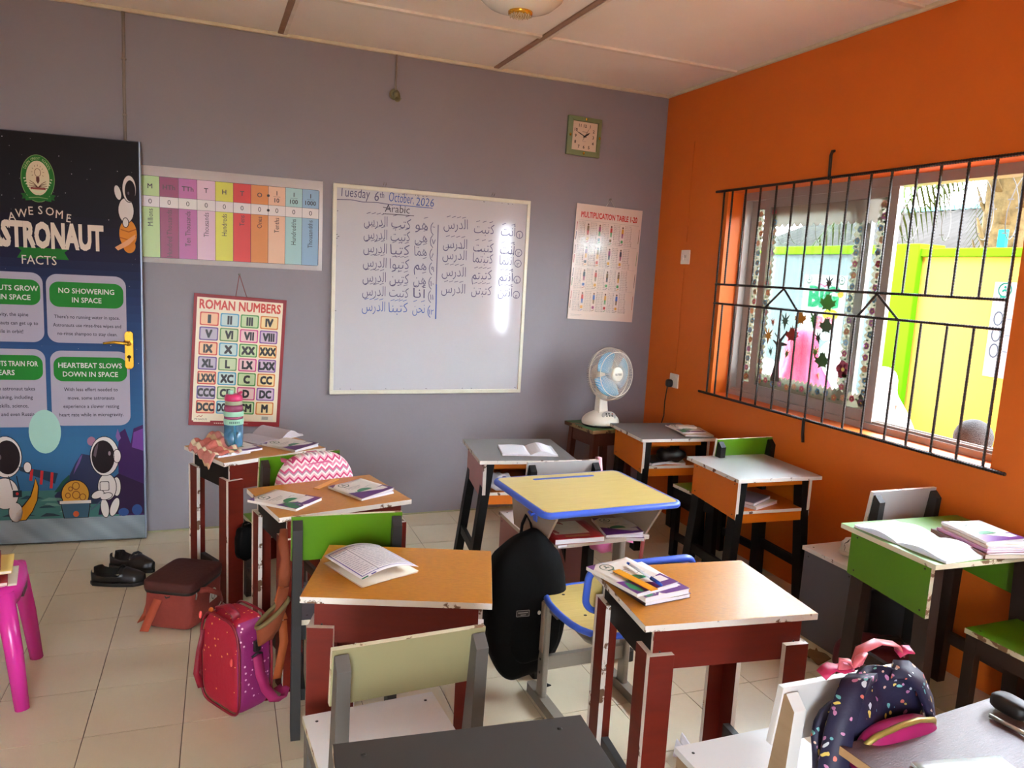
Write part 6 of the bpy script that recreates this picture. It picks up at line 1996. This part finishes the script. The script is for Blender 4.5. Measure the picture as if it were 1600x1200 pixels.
ribbon([(-.13, .012, .732), (-.115, .014, .74), (-.1, .016, .743), (-.08, .012, .737), (-.06, .006, .742)], .03, (.15, 1, .1)).build('ribbon_tail', mat('magenta_ribbon', '#c22a5c', 0.45), nb_, solid=.003)
for sgn in (-1, 1):
    MB().tube([(-.06, .0, .742), (-.06 + sgn * .015, .0, .76), (-.06 + sgn * .03, .005, .762), (-.06 + sgn * .028, .005, .746), (-.06, .0, .742)], [.004, .009, .011, .009, .004], 10, flat=.5).build('bow_loop', m_rib, nb_)
ribbon([(.09, .02, .738), (.105, .015, .748), (.12, .01, .747)], .022, (.2, .9, .3)).build('ribbon_tail', MATS['magenta_ribbon'], nb_, solid=.003)

# burgundy bag on the floor by the grey sided chair
bu = thing('duffel_bag', 'dark burgundy bag on the floor between the brown and lime green desks', 'bag', (-.37, -2.40, 0), -.2)
m_burg = mat('burgundy_nylon', '#5a1626', 0.5, bump=.4, bscale=18)
MB().blob((0, 0, .085), (.15, .1, .085), 36, 20, .55, fn=lambda p: (p.x, p.y, p.z * (1 + .12 * math.sin(p.x * 5 + p.y * 4)))).build('body', m_burg, bu)
MB().tube([(-.14, -.01, .135), (-.05, -.02, .168), (.05, -.02, .168), (.14, -.01, .14)], .005, 6).build('zip', m_rubber, bu)
ribbon([(-.06, -.06, .15), (-.03, -.05, .2), (.06, -.05, .2), (.09, -.06, .15)], .03, (0, 1, .2)).build('handle', m_rubber, bu, solid=.004)
ribbon([(-.15, -.03, .11), (-.17, -.05, .08), (-.165, -.07, .04)], .02, (0, 1, 0)).build('zip_flap', mat('rose_trim', '#8a4052', 0.6), bu, solid=.003)
sp_ = MB().grid(lambda u, v: (.1 * u - .05, .07 * v - .035, .004 + .03 * abs(math.sin(u * 4 + v * 3)) * v), 12, 10).build('paper_scrap', mat('brown_scrap_paper', '#7a5a34', 0.8), None, loc=(-.46, -2.20, 0), rot=(0, 0, .3), solid=.001)
tag(sp_, 'crumpled brown wrapper on the floor beside the burgundy bag', 'wrapper')

# rust coloured drawstring bag hanging from the green chair post
m_tan = mat('rust_orange_cloth', '#7a3614', 0.8, bump=.3, bscale=30)
db = thing('drawstring_bag', 'rust orange cloth bag tied to the post of the green chair', 'bag', (-2.583, -2.10, -.05), 0)
pth = [(.0, .03, .735), (-.005, .0, .70), (.002, -.01, .655), (.0, -.01, .61), (-.002, -.01, .565)]
MB().tube(pth, [.012, .016, .014, .02, .016], 10, flat=.5).build('gathered_neck', m_tan, db)
def pouch(u, v):
    a = u * 2 * PI
    r = .055 * (1 - .35 * v)
    c = Vector((-.035, -.012, .48)).lerp(Vector((-.045, -.012, .405)), v)
    d1, d2 = Vector((.75, 0, .66)), Vector((0, 1, 0))
    p = c + d1 * (r * 1.15 * math.cos(a)) + d2 * (r * .55 * math.sin(a))
    return tuple(p)
MB().grid(pouch, 26, 6, cu=True).build('pouch', m_tan, db, solid=.005)
rim_ = [pouch(k / 26, 0) for k in range(26)]
MB().tube(rim_, .007, 8, closed=True).build('pouch_rim', mat('olive_trim_cloth', '#6a5a34', 0.8), db)
ribbon([(-.002, -.014, .56), (-.012, -.02, .5), (-.03, -.024, .44), (-.05, -.02, .395)], .032, (1, 0, .2)).build('wide_strap', m_tan, db, solid=.004)
ribbon([(-.005, -.01, .45), (.0, -.012, .38), (-.012, -.012, .31), (-.02, -.014, .26)], .026, (1, .1, 0)).build('hanging_strap', mat('orange_webbing', '#944413', 0.75), db, solid=.003)
ribbon([(-.004, .0, .58), (-.02, -.01, .52), (.0, -.02, .46)], .02, (1, .2, 0)).build('cord', mat('orange_webbing', '#944413', 0.75), db, solid=.004)

# pink pouch bag hanging behind the blue rimmed desk
pk = thing('pouch_bag', 'small pink bag hanging by a strap behind the blue rimmed desk', 'bag', (-1.12, -1.52, 0), 0)
m_pinkbag = mat('bubblegum_pink_vinyl', '#d870a4', 0.35, var=.3, scale=18, col2='#c24c88')
ribbon([(-.035, .08, .6), (-.035, .05, .71), (-.035, .025, .712), (-.035, .0, .62), (-.03, -.01, .45)], .018, (1, 0, 0)).build('strap', mat('pale_pink_webbing', '#d8a0a4', 0.7), pk, solid=.003)
MB().blob((.01, -.01, .36), (.085, .05, .075), 26, 16, .6, fn=crumple(0, 0, .06, 5)).build('pouch', m_pinkbag, pk)
MB().prism([(.03, .40), (.10, .405), (.115, .33), (.05, .35)], 'y', -.07, -.062).build('tag', mat('pink_tag', '#e48ab8', 0.4), pk)
MB().tube([(.062, -.072, .382), (.075, -.072, .39), (.084, -.072, .378), (.072, -.072, .37)], .003, 6, closed=True).build('tag_emblem', mat('orange_emblem', '#d86a3c', 0.5), pk)
ribbon([(.02, -.06, .42), (.015, -.065, .36), (.02, -.06, .29)], .022, (1, 0, 0)).build('front_strap', MATS['pale_pink_webbing'], pk, solid=.003)
ribbon([(.22, .0, .5), (.215, .0, .36), (.205, .0, .22)], .022, (1, .2, 0)).build('long_strap', mat('salmon_webbing', '#c96a6c', 0.7), pk, solid=.003)
ribbon([(.0, .03, .45), (.08, .03, .48), (.16, .02, .505), (.22, .0, .5)], .02, (0, 1, 0)).build('long_strap', MATS['salmon_webbing'], pk, solid=.003)

# white cap on the grey sided chair
cp = thing('knitted_cap', 'white cap with dark stripes lying on the grey sided chair', 'cap', (-.235, -2.12, .401))
MB().blob((0, 0, .035), (.06, .055, .037), 28, 16, .8, fn=crumple(0, 0, .08, 9)).build('crown', mat('white_knit', '#d2cec4', 0.85, thr=.4, scale=18, stretch=(1, 5, 1), col2='#4a4844'), cp)
MB().tube([(.058 * math.cos(2 * PI * k / 20) * .95, .054 * math.sin(2 * PI * k / 20) * .95, .012) for k in range(20)], .011, 8, closed=True).build('brim', mat('white_knit_plain', '#cfcabf', 0.85), cp)

# small litter on the floor
for lab, x, y, rz in (('short pencil stub on the floor near the olive chair', -1.999, -1.871, .2), ('tiny dark crumb on the floor near the polka dot bag', -2.99, -2.28, .9)):
    o = thing('floor_litter', lab, 'litter', (x, y, 0), rz)
    MB().tube([(-.02, 0, .004), (.02, 0, .004)] if 'pencil' in lab else [(-.006, 0, .002), (.006, 0, .003)], [.004, .003] if 'pencil' in lab else [.002, .002], 6).build('stub', m_black_dot, o)
pr_ = MB().grid(lambda u, v: (.07 * u - .035, .05 * v - .025, .002 + .05 * v * abs(math.sin(u * 5))), 10, 8).build('paper_scrap', m_page, None, loc=(-1.37, -2.575, 0), rot=(0, 0, .6), solid=.001)
tag(pr_, 'torn white paper scrap at the foot of the brown desk leg', 'paper')

# black pouch hanging under the chair at the bottle desk
bkp = thing('pouch_bag', 'black cloth pouch hanging below the green chair at the bottle desk', 'bag', (-2.645, -1.10, 0), .23)
MB().blob((0, 0, .30), (.05, .035, .075), 22, 16, .7, fn=crumple(0, 0, .06, 12)).build('pouch', m_blackcloth, bkp)
ribbon([(-.02, 0, .365), (-.015, .0, .385), (.0, .0, .392), (.015, .0, .385), (.02, 0, .365)], .015, (0, 1, 0)).build('strap', m_blackcloth, bkp, solid=.003)
